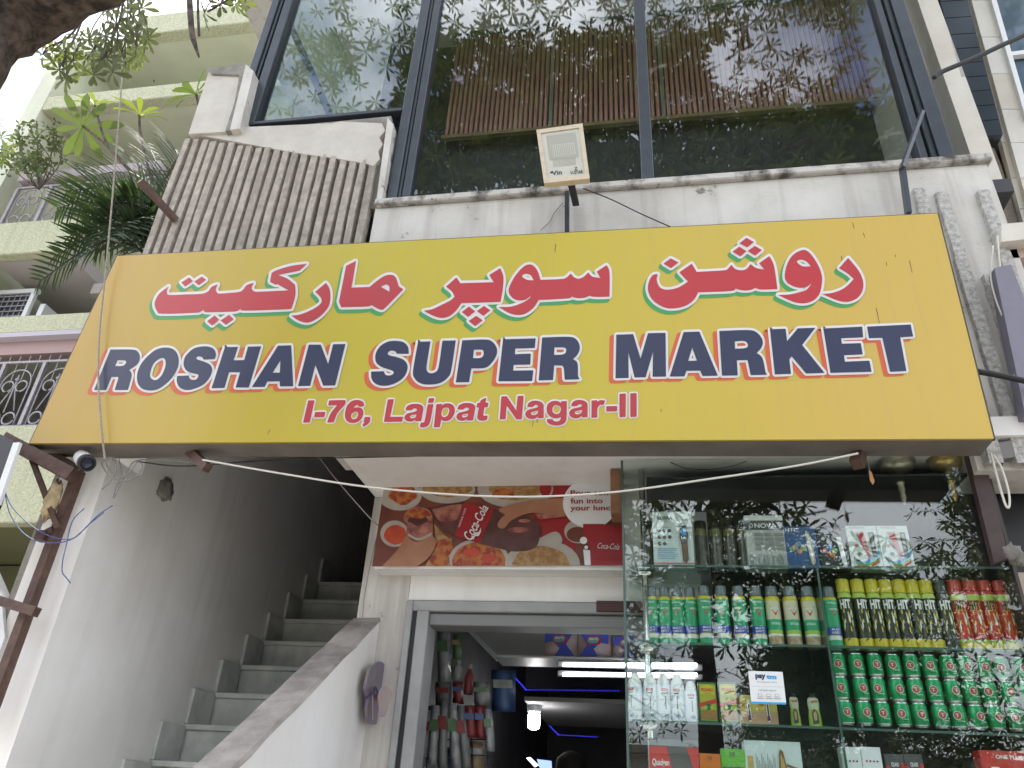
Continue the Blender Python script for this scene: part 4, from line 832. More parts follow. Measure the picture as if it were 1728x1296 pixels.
# slim shampoo bottles in clear packs
def slim(x, w_, label):
    p = P(x, 1217, YI+.02); h = P(x, 1158, YI)[2]-P(x, 1217, YI)[2]; r = w_
    t = root('shampoo_bottle', label, 'bottle', (p[0], YI+.04, ZSH[2]), 'green shampoo bottles'); c = (p[0], YI+.04, ZSH[2])
    def ring(z, a, dd): return [(c[0]+a*math.cos(k*math.pi/8), c[1]+dd*math.sin(k*math.pi/8), c[2]+z*h) for k in range(16)]
    prof = [(.0, .75), (.06, 1), (.3, .96), (.55, .82), (.72, .92), (.86, .8), (.9, .5)]; vs = sum([ring(z, r*a, r*.55*a) for z, a in prof], []); n = len(prof)
    fs = [(i*16+k, i*16+(k+1) % 16, (i+1)*16+(k+1) % 16, (i+1)*16+k) for i in range(n-1) for k in range(16)]; ms = [3 if i == 0 else 0 if i < 3 else 1 for i in range(n-1) for k in range(16)]
    B().add(vs, fs, ms).obj('body', [LIM, M('shampoo_white', (.5, .54, .36), .3), RED, M('shampoo_olive', (.16, .2, .04), .3)], t, smooth=True)
    B().lathe((c[0], c[1], c[2]), [(r*.55, h*.905, 0), (r*.55, h*1.0, 0), (r*.35, h*1.02, 0)], 14).obj('cap', BLACK, t, smooth=True, autos=40)
    b = B(); yf = YI+.04-r*.60
    f = lambda u, v: (c[0]+u*r, yf, c[2]+v*h)
    b.flat([(-.5, .42), (-.3, .52), (0, .56), (.3, .5), (.5, .4), (.45, .15), (-.45, .12)], f, 0); b.flat([(-.28, .42), (0, .5), (.26, .42), (.2, .24), (-.2, .22)], lambda u, v: (c[0]+u*r, yf-.0004, c[2]+v*h), 1); b.text('Vatika', [(c[0]-r*.6, yf, c[2]+h*.8), (c[0]+r*.6, yf, c[2]+h*.84), (c[0]+r*.6, yf, c[2]+h*.76), (c[0]-r*.6, yf, c[2]+h*.72)], 2, .02); b.obj('label_print', [DGREY, hm2[0], RED], t)
    return t
slim(1345, .017, 'narrow green shampoo bottle right of the payment card'); slim(1378, .022, 'wide green shampoo bottle beside the case divider')
# bottom row
def d_quad(d):
    d.poly([(0, .12), (.36, .12), (.62, 1), (0, 1)], 0); d.poly([(.76, .12), (1, .12), (1, .8)], 0); d.txt('Quadgen', .06, .32, .40, .46, 1, .02, .1); d.disc(.78, .9, .1, 1); d.disc(.78, .9, .085, 2); d.rect(.75, .8, .77, .98, 1); d.rect(.79, .8, .81, .98, 1)
    d.poly([(.08, .5), (.24, .53), (.38, .47), (.24, .56)], 1)
carton('gadget_box', 'red and black gadget box at the left of the lowest shelf', 'box', ((1098, 1248), (1184, 1352)), ZSH[3], .06, DGREY, d_quad, (RED, PAPER, INK))
def d_pk(c):
    def f(d): d.rect(0, 0, 1, .22 if c else .3, 0); d.txt('WiFi' if c else 'TP', .35, .06, .6, .15, 2, .02); d.rect(.06, .32, .94, 1, 2); d.rect(.12, .4, .3, .52, 1); d.txt('WIRELESS', .4, .36, .9, .44, 3); d.txt('ADAPTER 4G', .4, .48, .9, .55, 3); d.rect(.1, .62, .6, .66, 3)
    return f
carton('adapter_pack', 'orange blister pack beside a green one on the lowest shelf', 'pack', ((1185, 1272), (1221, 1352)), ZSH[3], .02, ORG, d_pk(0), (ORG, RED, DGREY, PAPER)); carton('adapter_pack', 'bright green blister pack beside an orange one on the lowest shelf', 'pack', ((1222, 1264), (1264, 1352)), ZSH[3], .02, GRN, d_pk(1), (GRN, GRN, DGREY, PAPER))
def d_pear(d):
    d.rect(.04, .24, .14, .70, 1)
    for k in range(14): d.rect(.19+.025*k, .2+.05*(k % 4), .2+.025*k, .5+.07*(k % 5), 3)
    d.poly([(.63, .12), (.68, .16), (.74, .55), (.73, .85), (.66, .95), (.58, .85), (.57, .55), (.60, .2)], 2); d.poly([(.63, .2), (.68, .3), (.71, .52), (.6, .52)], 1); d.poly([(.72, .34), (1, .42), (1, .45), (.72, .38)], 2)
carton('white_gift_box', 'wide white box printed with a pear-shaped gadget on the lowest shelf', 'box', ((1264, 1251), (1362, 1352)), ZSH[3], .06, BOXW, d_pear, (PAPER, GOLD, BRZ, GREYP))
def d_jar(m):
    def f(d):
        for k in range(4): d.disc(.22+.18*k, .22, .05, (2, 3, 2, 3)[k])
        d.rect(.24, .36, .76, .86, 4); d.rect(.28, .40, .72, .82, m); d.rect(.30, .58, .70, .62, 4)
    return f
for i, x in enumerate((1429, 1464)): carton('jar_box', ('white box with a window on a gold jar', 'white box with a window on a silver jar')[i], 'box', ((x, 1261), (x+34, 1340)), ZSH[3], .05, PAPER, d_jar(i), (GOLD, SILV, RED, BLU, DGREY))
def d_rb(d): d.poly([(0, .2), (.2, .2), (.7, 1), (0, 1)], 0); d.poly([(.8, .15), (1, .15), (1, .6)], 0); d.txt('QUAD', .3, .14, .7, .22, 1, .02)
for i, x in enumerate((1503, 1536)): carton('small_gadget_box', ('small black and red box nearest the silver jar box', 'small black and red box at the right of its twin')[i], 'box', ((x, 1273), (x+32, 1340)), ZSH[3], .05, DGREY, d_rb, (RED, PAPER), 'small black and red boxes')
def d_red(d): d.txt('ONE PLUS', .35, .06, .95, .12, 1, .02); d.rect(.2, .24, .38, .32, 1); d.poly([(.55, .4), (.7, .3), (1, .7), (1, 1), (.7, 1)], 2)
carton('red_box', 'large red box cut by the right edge on the lowest shelf', 'box', ((1675, 1268), (1752, 1370)), ZSH[3], .06, RED, d_red, (RED, PAPER, CRM))
# hanging brass lamps in the top of the case
BRS = M('old_brass', (.52, .47, .36), .3, metal=.7, c2=(.30, .26, .18), scale=30, bump=.3)
for i, (x, y, mt) in enumerate(((1513, 786, BRS), (1597, 781, M('bright_brass', (.70, .50, .14), .28, metal=.7, c2=(.5, .34, .09), scale=30, bump=.3)))):
    p = P(x, y, 2.97); t = root('hanging_lamp', ('dull silver hanging oil lamp with a long stem behind the glass', 'bright brass hanging oil lamp behind the glass at the right end')[i], 'lamp', p); s_ = .9
    B().lathe(p, [(.02, .03, 0), (.066, .025, 0), (.072, .012, 0), (.06, .002, 0), (.063, -.008, 0), (.055, -.022, 0), (.034, -.034, 0), (.02, -.042, 0)], 24).obj('bowl', mt, t, smooth=True, autos=50)
    B().lathe(p, [(.015, -.0425, 0), (.019, -.055, 0), (.012, -.062, 0), (.017, -.075, 0), (.011, -.085, 0), (.014, -.1, 0), (.009, -.115, 0), (.012, -.135, 0), (.004, -.16, 0)], 16).obj('stem', mt, t, smooth=True, autos=50)
    B().tube([p+np.array((0, 0, .031)), p+np.array((0, 0, .09))], .004, 6).obj('hook', mt, t)
# dark post at the right end of the glass
a, c = P(1650, 765, 2.86), P(1705, 948, 2.86)
tag(B().prism([P(1632, 765, 2.86), P(1660, 765, 2.86), P(1703, 942, 2.86), P(1678, 950, 2.86)], (0, .035, 0)).obj('post', M('dark_brown_post', (.05, .03, .028), .55, c2=(.08, .05, .045), scale=12), None, origin=c), 'dark brown timber post hanging at the right end of the glass case', 'post')
# ------------------------------------------------------------------ inside the shop
t = root('tube_light', 'pair of lit white tube lights on the shop ceiling behind the doorway', 'lamp', P(1060, 1125, 4.05))
EM = emit('tube_glow', (.93, .97, 1), 9)
for ya, yb, nm in ((1117, 1127, 'upper_tube'), (1134, 1143, 'lower_tube')):
    a, c = P(950, (ya+yb)/2, 4.05), P(1176, (ya+yb)/2, 4.05)
    B().tube([a, c], .008, 10).obj('tube', EM, t, smooth=True)
    B().box(a[0]-.03, c[0]+.03, a[1]+.016, a[1]+.05, a[2]-.004, a[2]+.022, bev=.003).obj('batten', M('batten_grey', (.16, .16, .17), .5), t)
p = P(901, 1215, 5.2)
t = root('ceiling_bulb', 'glowing white bulb on the ceiling deep inside the shop', 'lamp', p)
B().lathe(p, [(.02, -.055, 0), (.036, -.045, 0), (.04, -.01, 0), (.038, .03, 0), (.025, .045, 0)], 16).obj('bulb', emit('bulb_glow', (1, .98, .95), 14), t, smooth=True)
B().lathe(p, [(.04, .0455, 0), (.045, .05, 0), (.05, .085, 0)], 16).obj('holder', PAPER, t, smooth=True, autos=40)
EB = emit('blue_glow', (.05, .05, 1), .75)
B().box(-.75, 1.3, 5.0, 6.3, p[2]+.0855, p[2]+.11).obj('false_ceiling', MATS['shop_ceiling'], SH)
for k, (a, c, lab) in enumerate(((P(888, 1164, 5.55), P(1048, 1166, 5.55), 'upper row of small blue lights under the ceiling beam'), (P(942, 1240, 7.1), P(1010, 1244, 7.1), 'lower and farther row of small blue lights in the dark shop'))):
    b = B(); n = 34 if k == 0 else 22
    for i in range(n):
        q = a+(c-a)*i/n; s_ = .0028; b.box(q[0]-s_, q[0]+s_, q[1]-.004, q[1], q[2]-s_, q[2]+s_)
    t = root('light_strip', lab, 'light strip', a); b.obj('diodes', EB, t); B().box(a[0]-.02, c[0]+.02, a[1]+.001, a[1]+.006, a[2]-.006, a[2]+.006).obj('strip', BLACK, t)
    c2 = a-np.array((.10, .3, -.09)); b = B()
    for i in range(9): q = a+(c2-a)*i/14; b.box(q[0]-.0035, q[0]+.0035, q[1]-.004, q[1], q[2]-.0035, q[2]+.0035)
    b.obj('diodes', EB, t)
# loft board with its shelf and the packs on it
t = root('loft_shelf', 'white raking board and thin shelf above the shop doorway', 'shelf', P(940, 1112, 4.5))
LW = M('loft_white', (.55, .55, .53), .6, c2=(.45, .45, .44), scale=3)
B().prism([P(*q, 4.5) for q in ((783, 1050), (1120, 1050), (1120, 1111), (841, 1111))], (0, .03, 0)).obj('raking_board', LW, t)
B().prism([P(*q, 4.49) for q in ((776, 1052), (784, 1050), (846, 1112), (838, 1116))], (0, -.02, 0)).obj('board_edge', PAPER, t)
zz = P(940, 1112, 4.3)[2]; B().box(P(838, 1112, 4.3)[0], P(1120, 1112, 4.3)[0], 4.22, 4.48, zz-.012, zz, bev=.002).obj('shelf_board', PAPER, t)
PB1 = M('pack_blue', (.06, .10, .55), .3); PSK = M('pack_skin', (.80, .62, .52), .35, c2=(.75, .66, .72), scale=9); PTQ = M('pack_turquoise', (.1, .4, .45), .3)
def pack(x0, x1, y0, flip, label):
    p0, p1 = P(x0, 1110, 4.25), P(x1, 1110, 4.25); h = P((x0+x1)/2, y0, 4.25)[2]-zz; W_ = p1[0]-p0[0]
    t = root('diaper_pack', label, 'pack', ((p0[0]+p1[0])/2, 4.32, zz), 'soft packs on the loft shelf')
    b = B(); n, m_ = 8, 6; vs = []; fs = []
    for s_ in (-1, 1):
        for i in range(n+1):
            for j in range(m_+1):
                u, v = i/n, j/m_; bul = (math.sin(math.pi*u)*math.sin(math.pi*min(v*1.05, 1)))**.5 if 0 < u < 1 and 0 < v < .95 else 0
                vs.append((p0[0]+W_*u*(1 if s_ < 0 else 1), 4.32+s_*.07*bul+random.uniform(-.004, .004), zz+.001+h*(v+.05*(v > .95)*abs(u-.5)*2)))
    o = (n+1)*(m_+1)
    for i in range(n):
        for j in range(m_):
            a = i*(m_+1)+j; f = (a, a+m_+1, a+m_+2, a+1); fs += [f, tuple(k+o for k in f[::-1])]
    b.add(vs, fs); b.obj('wrapper', [PSK], t, smooth=True)
    b = B(); f = lambda u, v, d=0: np.array((p0[0]+W_*u, 4.243-d*.0006, zz+h*v))
    U = (lambda u: 1-u) if flip else (lambda u: u)
    b.flat([(U(x), y) for x, y in ((.05, .05), (.62, .05), (.5, .35), (.7, .6), (.95, .55), (.95, .95), (.1, .95), (.3, .5))], lambda u, v: f(u, v), 0)
    b.flat([(u, v) for u, v in ((.25, .62), (.35, .85), (.6, .9), (.75, .75), (.7, .55), (.4, .5))], lambda u, v: f(u, v, 1), 1); b.flat([(.3, .64), (.38, .8), (.6, .84), (.68, .73), (.62, .6), (.4, .57)], lambda u, v: f(u, v, 2), 2)
    b.text('Mamy', [f(.36, .80, 3), f(.64, .83, 3), f(.64, .68, 3), f(.36, .65, 3)], 3, .02); b.obj('wrapper_print', [PB1, RED, PTQ, PAPER], t)
pack(916, 972, 1066, True, 'blue and pink soft pack, leftmost on the loft shelf'); pack(974, 1030, 1068, False, 'blue and pink soft pack with a red name patch, middle of the loft shelf'); pack(1034, 1075, 1074, True, 'soft pack half hidden behind the chrome pole of the case')
# rack of goods left of the doorway
t = root('goods_rack', 'dark wire rack crowded with hanging goods inside the left of the doorway', 'rack', P(760, 1290, 3.8))
b = B()
for x in (716, 742, 768, 794, 820): b.tube([P(x, 1190, 3.78), P(x+4, 1300, 3.78)], .003, 6)
for y in (1196, 1222, 1248, 1275): b.tube([P(712, y, 3.775), P(828, y, 3.775)], .003, 6)
b.obj('wire_grid', BLACK, t)
for y in (1195, 1262): a = P(705, y, 3.85); c = P(790, y, 3.85); B().box(a[0], c[0], 3.75, 3.95, a[2]-.006, a[2]).obj('rack_shelf', BLACK, t)
GC = [M('muted_grey_goods', (.22, .23, .22), .4, c2=(.12, .12, .12), scale=14), M('muted_green_goods', (.10, .20, .09), .35, c2=(.06, .1, .05), scale=14), M('muted_red_goods', (.25, .04, .04), .35, c2=(.12, .03, .03), scale=20), M('muted_tan_goods', (.36, .26, .13), .5, c2=(.2, .15, .1), scale=12), M('muted_blue_goods', (.04, .08, .2), .35), M('clear_goods', (.38, .39, .40), .15, c2=(.2, .21, .22), scale=16)]
def bag(x, y0_, y1_, w_, m, lab, Y=3.74, cat='packet', slant=0):
    a, c = P(x, y0_, Y), P(x+slant, y1_, Y); wm = P(x+w_, y0_, Y)[0]-a[0]; h = a[2]-c[2]; sx = c[0]-a[0]
    t = root('hanging_packet', lab, cat, a, 'packets hanging at the doorway'); b = B(); n = 6; vs = []; fs = []
    for j in range(n+1):
        v = j/n; th = .012*math.sin(math.pi*min(max(v, .02), .98))+.001
        for dx, dy in ((0, 0), (wm*.5, -th), (wm, 0), (wm*.5, th)): vs.append((a[0]+sx*v+dx+random.uniform(-.003, .003), Y+dy, a[2]-h*v))
    for j in range(n):
        for k in range(4): fs.append((j*4+k, j*4+(k+1) % 4, j*4+4+(k+1) % 4, j*4+4+k))
    fs += [(3, 2, 1, 0), (n*4, n*4+1, n*4+2, n*4+3)]
    b.add(vs, fs).obj('packet_body', GC[m], t, smooth=True)
    wl = B().prism([a+(wm*.1, -.014, -h*.25), a+(wm*.9, -.014, -h*.25), a+(wm*.9+sx*.3, -.014, -h*.45), a+(wm*.1+sx*.3, -.014, -h*.45)], (0, .001, 0)); wl.obj('packet_label', GC[(m+2) % 6], t)
bg_ = [(702, 1194, 1272, 13, 3, 'tan flat packet in a wooden frame, leftmost by the door jamb', -12), (715, 1198, 1278, 15, 0, 'grey packet second from the door jamb', -9), (727, 1190, 1290, 17, 5, 'clear packet third from the door jamb', -8), (742, 1180, 1296, 16, 0, 'grey hanging packet fourth from the door jamb', -4), (756, 1186, 1296, 18, 5, 'clear hanging packet fifth from the door jamb', 4), (770, 1190, 1298, 17, 0, 'grey hanging packet sixth from the door jamb', 8), (783, 1190, 1245, 20, 2, 'red packet hanging left of the wire grid end', 2), (801, 1190, 1246, 18, 2, 'red packet hanging in the middle of the wire grid', 2), (816, 1196, 1268, 14, 5, 'clear packet hanging at the right end of the wire grid', 5)]
for x, y0_, y1_, w_, m, lab, sl_ in bg_: bag(x, y0_, y1_, w_, m, lab, 3.73, slant=sl_)
for x, y0_, y1_, m, lab in ((756, 1105, 1145, 1, 'green capped bottle on the rack, leftmost of the bottles'), (772, 1115, 1150, 5, 'clear bottle on the rack between two others'), (790, 1122, 1172, 2, 'red labelled bottle at the right end of the rack')):
    a, c = P(x, y0_, 3.85), P(x, y1_, 3.85); h = a[2]-c[2]; t = root('rack_bottle', lab, 'bottle', c, 'bottles on the rack')
    B().lathe(c, [(.02, 0, 0), (.024, .005, 0), (.024, h*.6, 0), (.010, h*.8, 0), (.010, h*.86, 0)], 14).obj('body', GC[m], t, smooth=True, autos=50); B().lathe(c, [(.012, h*.861, 0), (.012, h, 0)], 12).obj('cap', GC[5], t)
for x, y0_, y1_, w_, m, lab in ((738, 1060, 1150, 22, 5, 'clear plastic packet hanging high in the doorway, left of the bottles'), (764, 1070, 1112, 14, 1, 'green packet hanging above the rack bottles'), (735, 1150, 1192, 26, 0, 'grey bundle on the rack below the hanging clear packet'), (764, 1150, 1188, 18, 2, 'dark red packet on the rack below the green capped bottle'), (800, 1150, 1190, 26, 5, 'clear packet at the right end of the rack below the bottles'), (830, 1130, 1200, 40, 4, 'dark blue bag hanging beyond the rack'), (746, 1262, 1300, 30, 4, 'blue packet low on the rack'), (790, 1250, 1300, 26, 3, 'tan packet low at the right end of the rack')):
    bag(x, y0_, y1_, w_, m, lab, 3.8)
p = P(716, 1158, 3.75); t = root('tape_roll', 'grey roll of tape hanging just inside the door jamb', 'roll', p); B().lathe(p, [(.018, -.02, 0), (.04, -.02, 0), (.042, 0, 0), (.04, .02, 0), (.018, .02, 0)], 20, axis=(.5, -1, .1)).obj('roll', GC[0], t, smooth=True, autos=40)
t = root('counter_screen', 'lit blue-white screen on the counter at the bottom of the doorway', 'screen', P(905, 1285, 5)); B().prism([P(888, 1279, 5), P(895, 1278, 5), P(908, 1291, 5), P(902, 1294, 5)], (0, .02, 0)).obj('frame_edge', emit('screen_white', (.7, .8, 1), 2.2), t); B().prism([P(906, 1281, 5), P(930, 1284, 5), P(931, 1300, 5), P(912, 1300, 5)], (0, .02, 0)).obj('display', emit('screen_blue', (.25, .35, .7), 1.0), t)
# shop worker, only the top of the head shows
p = P(964, 1277, 4.9)
def person():
    t = root('person', 'person with short dark hair in a dark shirt standing inside the shop', 'person', (p[0], p[1], .05))
    H = p[2]-.05; k = H/1.72
    V = [(0, 0, .95), (0, 0, 1.12), (0, 0, 1.32), (0, 0, 1.44), (0, -.01, 1.52), (-.09, 0, .9), (-.1, 0, .5), (-.1, .02, .08), (-.1, -.12, .03), (.09, 0, .9), (.1, 0, .5), (.1, .02, .08), (.1, -.12, .03), (-.18, 0, 1.40), (-.22, .02, 1.12), (-.2, -.12, .90), (.18, 0, 1.40), (.22, .02, 1.12), (.2, -.12, .90), (0, -.02, 1.62)]
    Ed = [(0, 1), (1, 2), (2, 3), (3, 4), (0, 5), (5, 6), (6, 7), (7, 8), (0, 9), (9, 10), (10, 11), (11, 12), (3, 13), (13, 14), (14, 15), (3, 16), (16, 17), (17, 18), (4, 19)]
    r_ = [.14, .13, .15, .11, .055, .09, .065, .045, .035, .09, .065, .045, .035, .065, .045, .03, .065, .045, .03, .06]
    me = bpy.data.meshes.new('body'); me.from_pydata([(x*k, y*k, z*k) for x, y, z in V], Ed, []); o = bpy.data.objects.new('body', me); COL.objects.link(o)
    md = o.modifiers.new('s', 'SKIN')
    for i, q in enumerate(me.skin_vertices[0].data): q.radius = (r_[i]*k, r_[i]*k*.8); q.use_root = i == 0
    o.modifiers.new('u', 'SUBSURF').levels = 2
    m2 = bpy.data.meshes.new_from_object(o.evaluated_get(bpy.context.evaluated_depsgraph_get())); bpy.data.objects.remove(o)
    o = bpy.data.objects.new('body', m2); COL.objects.link(o); o.parent = t; ORIG[o.name] = ORIG[t.name]
    m2.materials.append(M('dark_shirt', (.025, .027, .035), .8)); m2.polygons.foreach_set('use_smooth', [True]*len(m2.polygons))
    c = np.array((p[0], p[1]-.02*k, .05+1.63*k)); skin = M('brown_skin', (.22, .12, .08), .55)
    B().lathe(c, [(.02, -.125*k, 0), (.05*k, -.11*k, 0), (.07*k, -.05*k, 0), (.078*k, .02*k, 0), (.07*k, .07*k, 0), (.03*k, .095*k, 0)], 18).lathe(c+(0, -.078*k, -.02*k), [(.012, -.015, 0), (.006, .02, 0)], 8).lathe(c+(-.078*k, 0, -.01), [(.008, -.03, 0), (.012, 0, 0), (.008, .03, 0)], 8).lathe(c+(.078*k, 0, -.01), [(.008, -.03, 0), (.012, 0, 0), (.008, .03, 0)], 8).obj('head', skin, t, smooth=True)
    b = B()
    for s_ in (-1, 1): b.lathe(c+(s_*.03*k, -.072*k, .01*k), [(.003, -.006, 0), (.009, 0, 0), (.003, .006, 0)], 8)
    b.box(c[0]-.022, c[0]+.022, c[1]-.078*k, c[1]-.06*k, c[2]-.068*k, c[2]-.06*k).obj('face_features', BLACK, t)
    B().lathe(c+(0, .012, .012), [(.074*k, -.03*k, 0), (.087*k, .02*k, 0), (.08*k, .07*k, 0), (.04*k, .1*k, 0), (.004, .108*k, 0)], 18).obj('hair', M('dark_hair', (.014, .011, .010), .85), t, smooth=True)
person(); bpy.data.objects['person'].rotation_euler = (0, 0, math.pi)
# flip-flops hung on the parapet wall
t = root('flip_flop_pair', 'pair of purple flip-flops hanging from a nail on the white stair parapet', 'flip-flops', PX(628, 1172, -1.13))
SOLE = M('purple_sole', (.19, .15, .22), .35, c2=(.26, .22, .16), scale=16, lo=.5, hi=.65); STR = M('olive_sole', (.30, .25, .17), .45, c2=(.24, .18, .26), scale=14)
def px(x, y, d=0): return PX(x, y, -1.13+d)
for nm, o, m, d in (('sandal', [(638, 1172), (648, 1158), (662, 1168), (656, 1190), (650, 1208), (641, 1206)], STR, .0), ('sandal', [(628, 1122), (636, 1116), (645, 1122), (646, 1140), (643, 1160), (637, 1190), (636, 1214), (629, 1222), (619, 1218), (615, 1200), (617, 1180), (613, 1162), (617, 1140), (622, 1124)], SOLE, .014)):
    pts = catmull(o); pts = [px(x, y, d) if d else P(x, y, 3.14) for x, y in pts]; q = B().prism(pts, (.012, 0, 0) if d else (.004, -.012, 0)).obj(nm, m, t)
    b = B(); mid = px(632, 1150, d+.012)
    if d: b.tube([px(617, 1178, d+.013), px(626, 1172, d+.035), px(634, 1160, d+.02)], .005, 6); b.tube([px(642, 1176, d+.013), px(638, 1170, d+.035), px(634, 1160, d+.02)], .005, 6); b.obj('strap', NAVY, q)
B().lathe(px(637, 1177, .034), [(.012, 0, 0), (.016, .006, 0), (.004, .012, 0)], 8, axis=(1, 0, 0)).obj('flower', M('flower_orange', (.65, .25, .05), .5), t)
B().tube([px(629, 1166, .045), px(629, 1214, .03)], .0015, 5).obj('string', WIREW, t)

# ------------------------------------------------------------------ pole, pipes, camera, wires on the left
def thing_tube(name, label, cat, pts, r, mat, grp=None, seg=6):
    o = B().tube(pts, r, seg).obj(name, mat, None, smooth=True, origin=pts[0]); return tag(o, label, cat, grp)
def smoothpath(pts, n=8):
    P_ = [np.array(q, float) for q in pts]; out = []
    for i in range(len(P_)-1):
        a = P_[max(i-1, 0)]; b_ = P_[i]; c = P_[i+1]; d = P_[min(i+2, len(P_)-1)]
        for k in range(n):
            t_ = k/n; out.append(.5*((2*b_)+(c-a)*t_+(2*a-5*b_+4*c-d)*t_**2+(3*b_-a-3*c+d)*t_**3))
    out.append(P_[-1]); return out
t = root('brown_pole', 'brown painted iron pole fixed upright at the edge of the white stair wall', 'pole', P(12, 1120, 2.7))
B().rod(P(134, 795, 2.71), P(-25, 1225, 2.71), .042, .035).obj('shaft', RUST, t)
B().rod(P(72, 905, 2.70), P(92, 895, 2.70), .03, .03).obj('hook', RUST, t)
B().box(*[v for a in zip(P(72, 905, 2.69)-.02, P(72, 905, 2.69)+.02) for v in a]).obj('clamp', RUST, t)
rod_thing('cross_pipe', 'short rusty pipe crossing the brown pole near the left edge', 'pipe', P(-30, 1005, 2.66), P(62, 1033, 2.66), .035)
rod_thing('diagonal_pipe', 'brown iron pipe slanting from the dark panel to the corner of the yellow board', 'pipe', P(10, 742, 2.62), P(124, 803, 2.66), .055)
rod_thing('support_bar', 'thin dark bar propping the slanting pipe beside the yellow foam', 'bar', P(54, 775, 2.64), P(98, 892, 2.68), .02)
rod_thing('stub_bracket', 'dark stub under the left corner of the yellow board beside the camera', 'bracket', P(86, 765, 2.72), P(128, 790, 2.72), .035)
rod_thing('stub_bracket', 'rusty angle stub under the yellow board where the white cable starts', 'bracket', P(322, 762, 2.70), P(350, 790, 2.64), .035)
rod_thing('stub_bracket', 'rusty stub under the yellow board where the white cable ends on the right', 'bracket', P(1452, 750, 2.74), P(1446, 784, 2.68), .04)
def blob(name, label, cat, c, rad, mat, n=9, jit=.25, seed=1):
    rr = np.random.default_rng(seed); vs = []; fs = []; m_ = 12
    for i in range(n+1):
        th = math.pi*i/n
        for j in range(m_):
            ph = 2*math.pi*j/m_; k = 1+jit*(rr.random()-.5); vs.append(np.array(c)+np.array((rad[0]*math.sin(th)*math.cos(ph), rad[1]*math.sin(th)*math.sin(ph), rad[2]*math.cos(th)))*k)
    for i in range(n):
        for j in range(m_): fs.append((i*m_+j, i*m_+(j+1) % m_, (i+1)*m_+(j+1) % m_, (i+1)*m_+j))
    return tag(B().add(vs, fs).obj(name, mat, None, smooth=True, origin=c), label, cat)
FOAM = M('yellow_foam', (.58, .47, .28), .9, c2=(.36, .26, .14), scale=22, bump=1, bscale=30)
blob('foam_lump', 'lump of yellow builders foam stuck on the bar beside the brown pole', 'foam', P(88, 845, 2.68), (.028, .03, .085), FOAM, seed=3, jit=.5)
t = root('security_camera', 'small white security camera under the left end of the yellow board', 'camera', P(144, 762, 2.68))
a, c = P(138, 772, 2.66), P(154, 790, 2.56)
ax = nz(c-a)
B().lathe(a, [(.028, -.005, 0), (.034, .005, 0), (.034, .085, 0)], 18, axis=ax).obj('body', M('camera_white', (.7, .7, .68), .35), t, smooth=True, autos=40)
B().lathe(a, [(.0338, .0855, 0), (.035, .09, 0), (.035, .118, 0), (.026, .121, 1), (.02, .112, 1), (.004, .11, 1)], 18, axis=ax).obj('lens_hood', [BLACK, M('lens_gloss', (.02, .025, .04), .05)], t, smooth=True, autos=40)
B().lathe(P(142, 762, 2.69), [(.05, 0, 0), (.05, .01, 0), (.02, .02, 0)], 16, axis=(0, 0, 1)).obj('base', M('cream_plastic', (.55, .48, .40), .5), t, smooth=True, autos=40)
B().rod(P(142, 764, 2.685), a, .02, .02).obj('arm', MATS['camera_white'], t)
thing_tube('hanging_rope', 'long pale twine hanging in front of the yellow board at its left end', 'rope', smoothpath([P(x, y, Y) for x, y, Y in ((228, -60, 2.35), (213, 40, 2.38), (203, 170, 2.42), (190, 330, 2.5), (178, 460, 2.56), (168, 560, 2.57), (166, 640, 2.57), (171, 720, 2.57), (177, 775, 2.58))]), .0042, M('twine', (.40, .37, .30), .9, c2=(.2, .18, .15), scale=60))
thing_tube('electric_cable', 'white electric cable sagging across the front from stub to stub under the board', 'cable', smoothpath([P(x, y, 2.62) for x, y in ((342, 776), (480, 800), (640, 824), (840, 838), (1020, 832), (1200, 808), (1350, 785), (1448, 765))]), .0042, WIREW)
for lab, pts in (('thin grey wire drooping from the board into the stairwell', ((536, 768), (560, 800), (592, 838), (630, 880), (640, 886))), ('thin wire running down past the pier to the flip-flops', ((648, 870), (632, 920), (616, 1000), (612, 1040), (605, 1090), (576, 1180), (582, 1184), (615, 1160)))):
    thing_tube('thin_wire', lab, 'wire', smoothpath([P(x, y, 2.9 if y < 890 and x < 640 else 3.2) for x, y in pts]), .0022, WIREG, 'thin loose wires')
thing_tube('thin_wire', 'grey wire coiled in loops under the left end of the board', 'wire', smoothpath([P(x, y, 2.66) for x, y in ((178, 776), (182, 790), (196, 805), (215, 800), (232, 780), (240, 788), (228, 805), (205, 812), (190, 808), (176, 792), (172, 780), (184, 772), (196, 790), (186, 812), (172, 826))]), .003, WIREG, 'thin loose wires')
thing_tube('thin_wire', 'second grey loop of wire hanging right of the security camera', 'wire', smoothpath([P(x, y, 2.7) for x, y in ((200, 772), (205, 800), (196, 822), (192, 840), (215, 795), (238, 776), (330, 780))]), .0028, WIREG, 'thin loose wires')
thing_tube('thin_wire', 'dark wires bunched along the underside of the board', 'wire', smoothpath([P(x, y, 2.75) for x, y in ((230, 778), (280, 785), (325, 786), (420, 779), (520, 774), (700, 770))]), .003, WIREK, 'thin loose wires')
for k, (lab, pts) in enumerate((('blue wire looping from the dark panel to the white wall', ((8, 828), (20, 855), (50, 885), (85, 905), (118, 910), (140, 895), (165, 870), (190, 853))), ('blue wire drooping lower under the dark panel', ((8, 830), (16, 865), (35, 895), (60, 912), (95, 916), (125, 908), (150, 885), (175, 865))), ('blue wire hanging down the white wall beside the pole', ((142, 858), (122, 880), (112, 920), (106, 945), (105, 965), (112, 975), (119, 984))))):
    thing_tube('blue_wire', lab, 'wire', smoothpath([P(x, y, 2.66) for x, y in pts]), .0022, WIREB, 'blue wires by the pole')
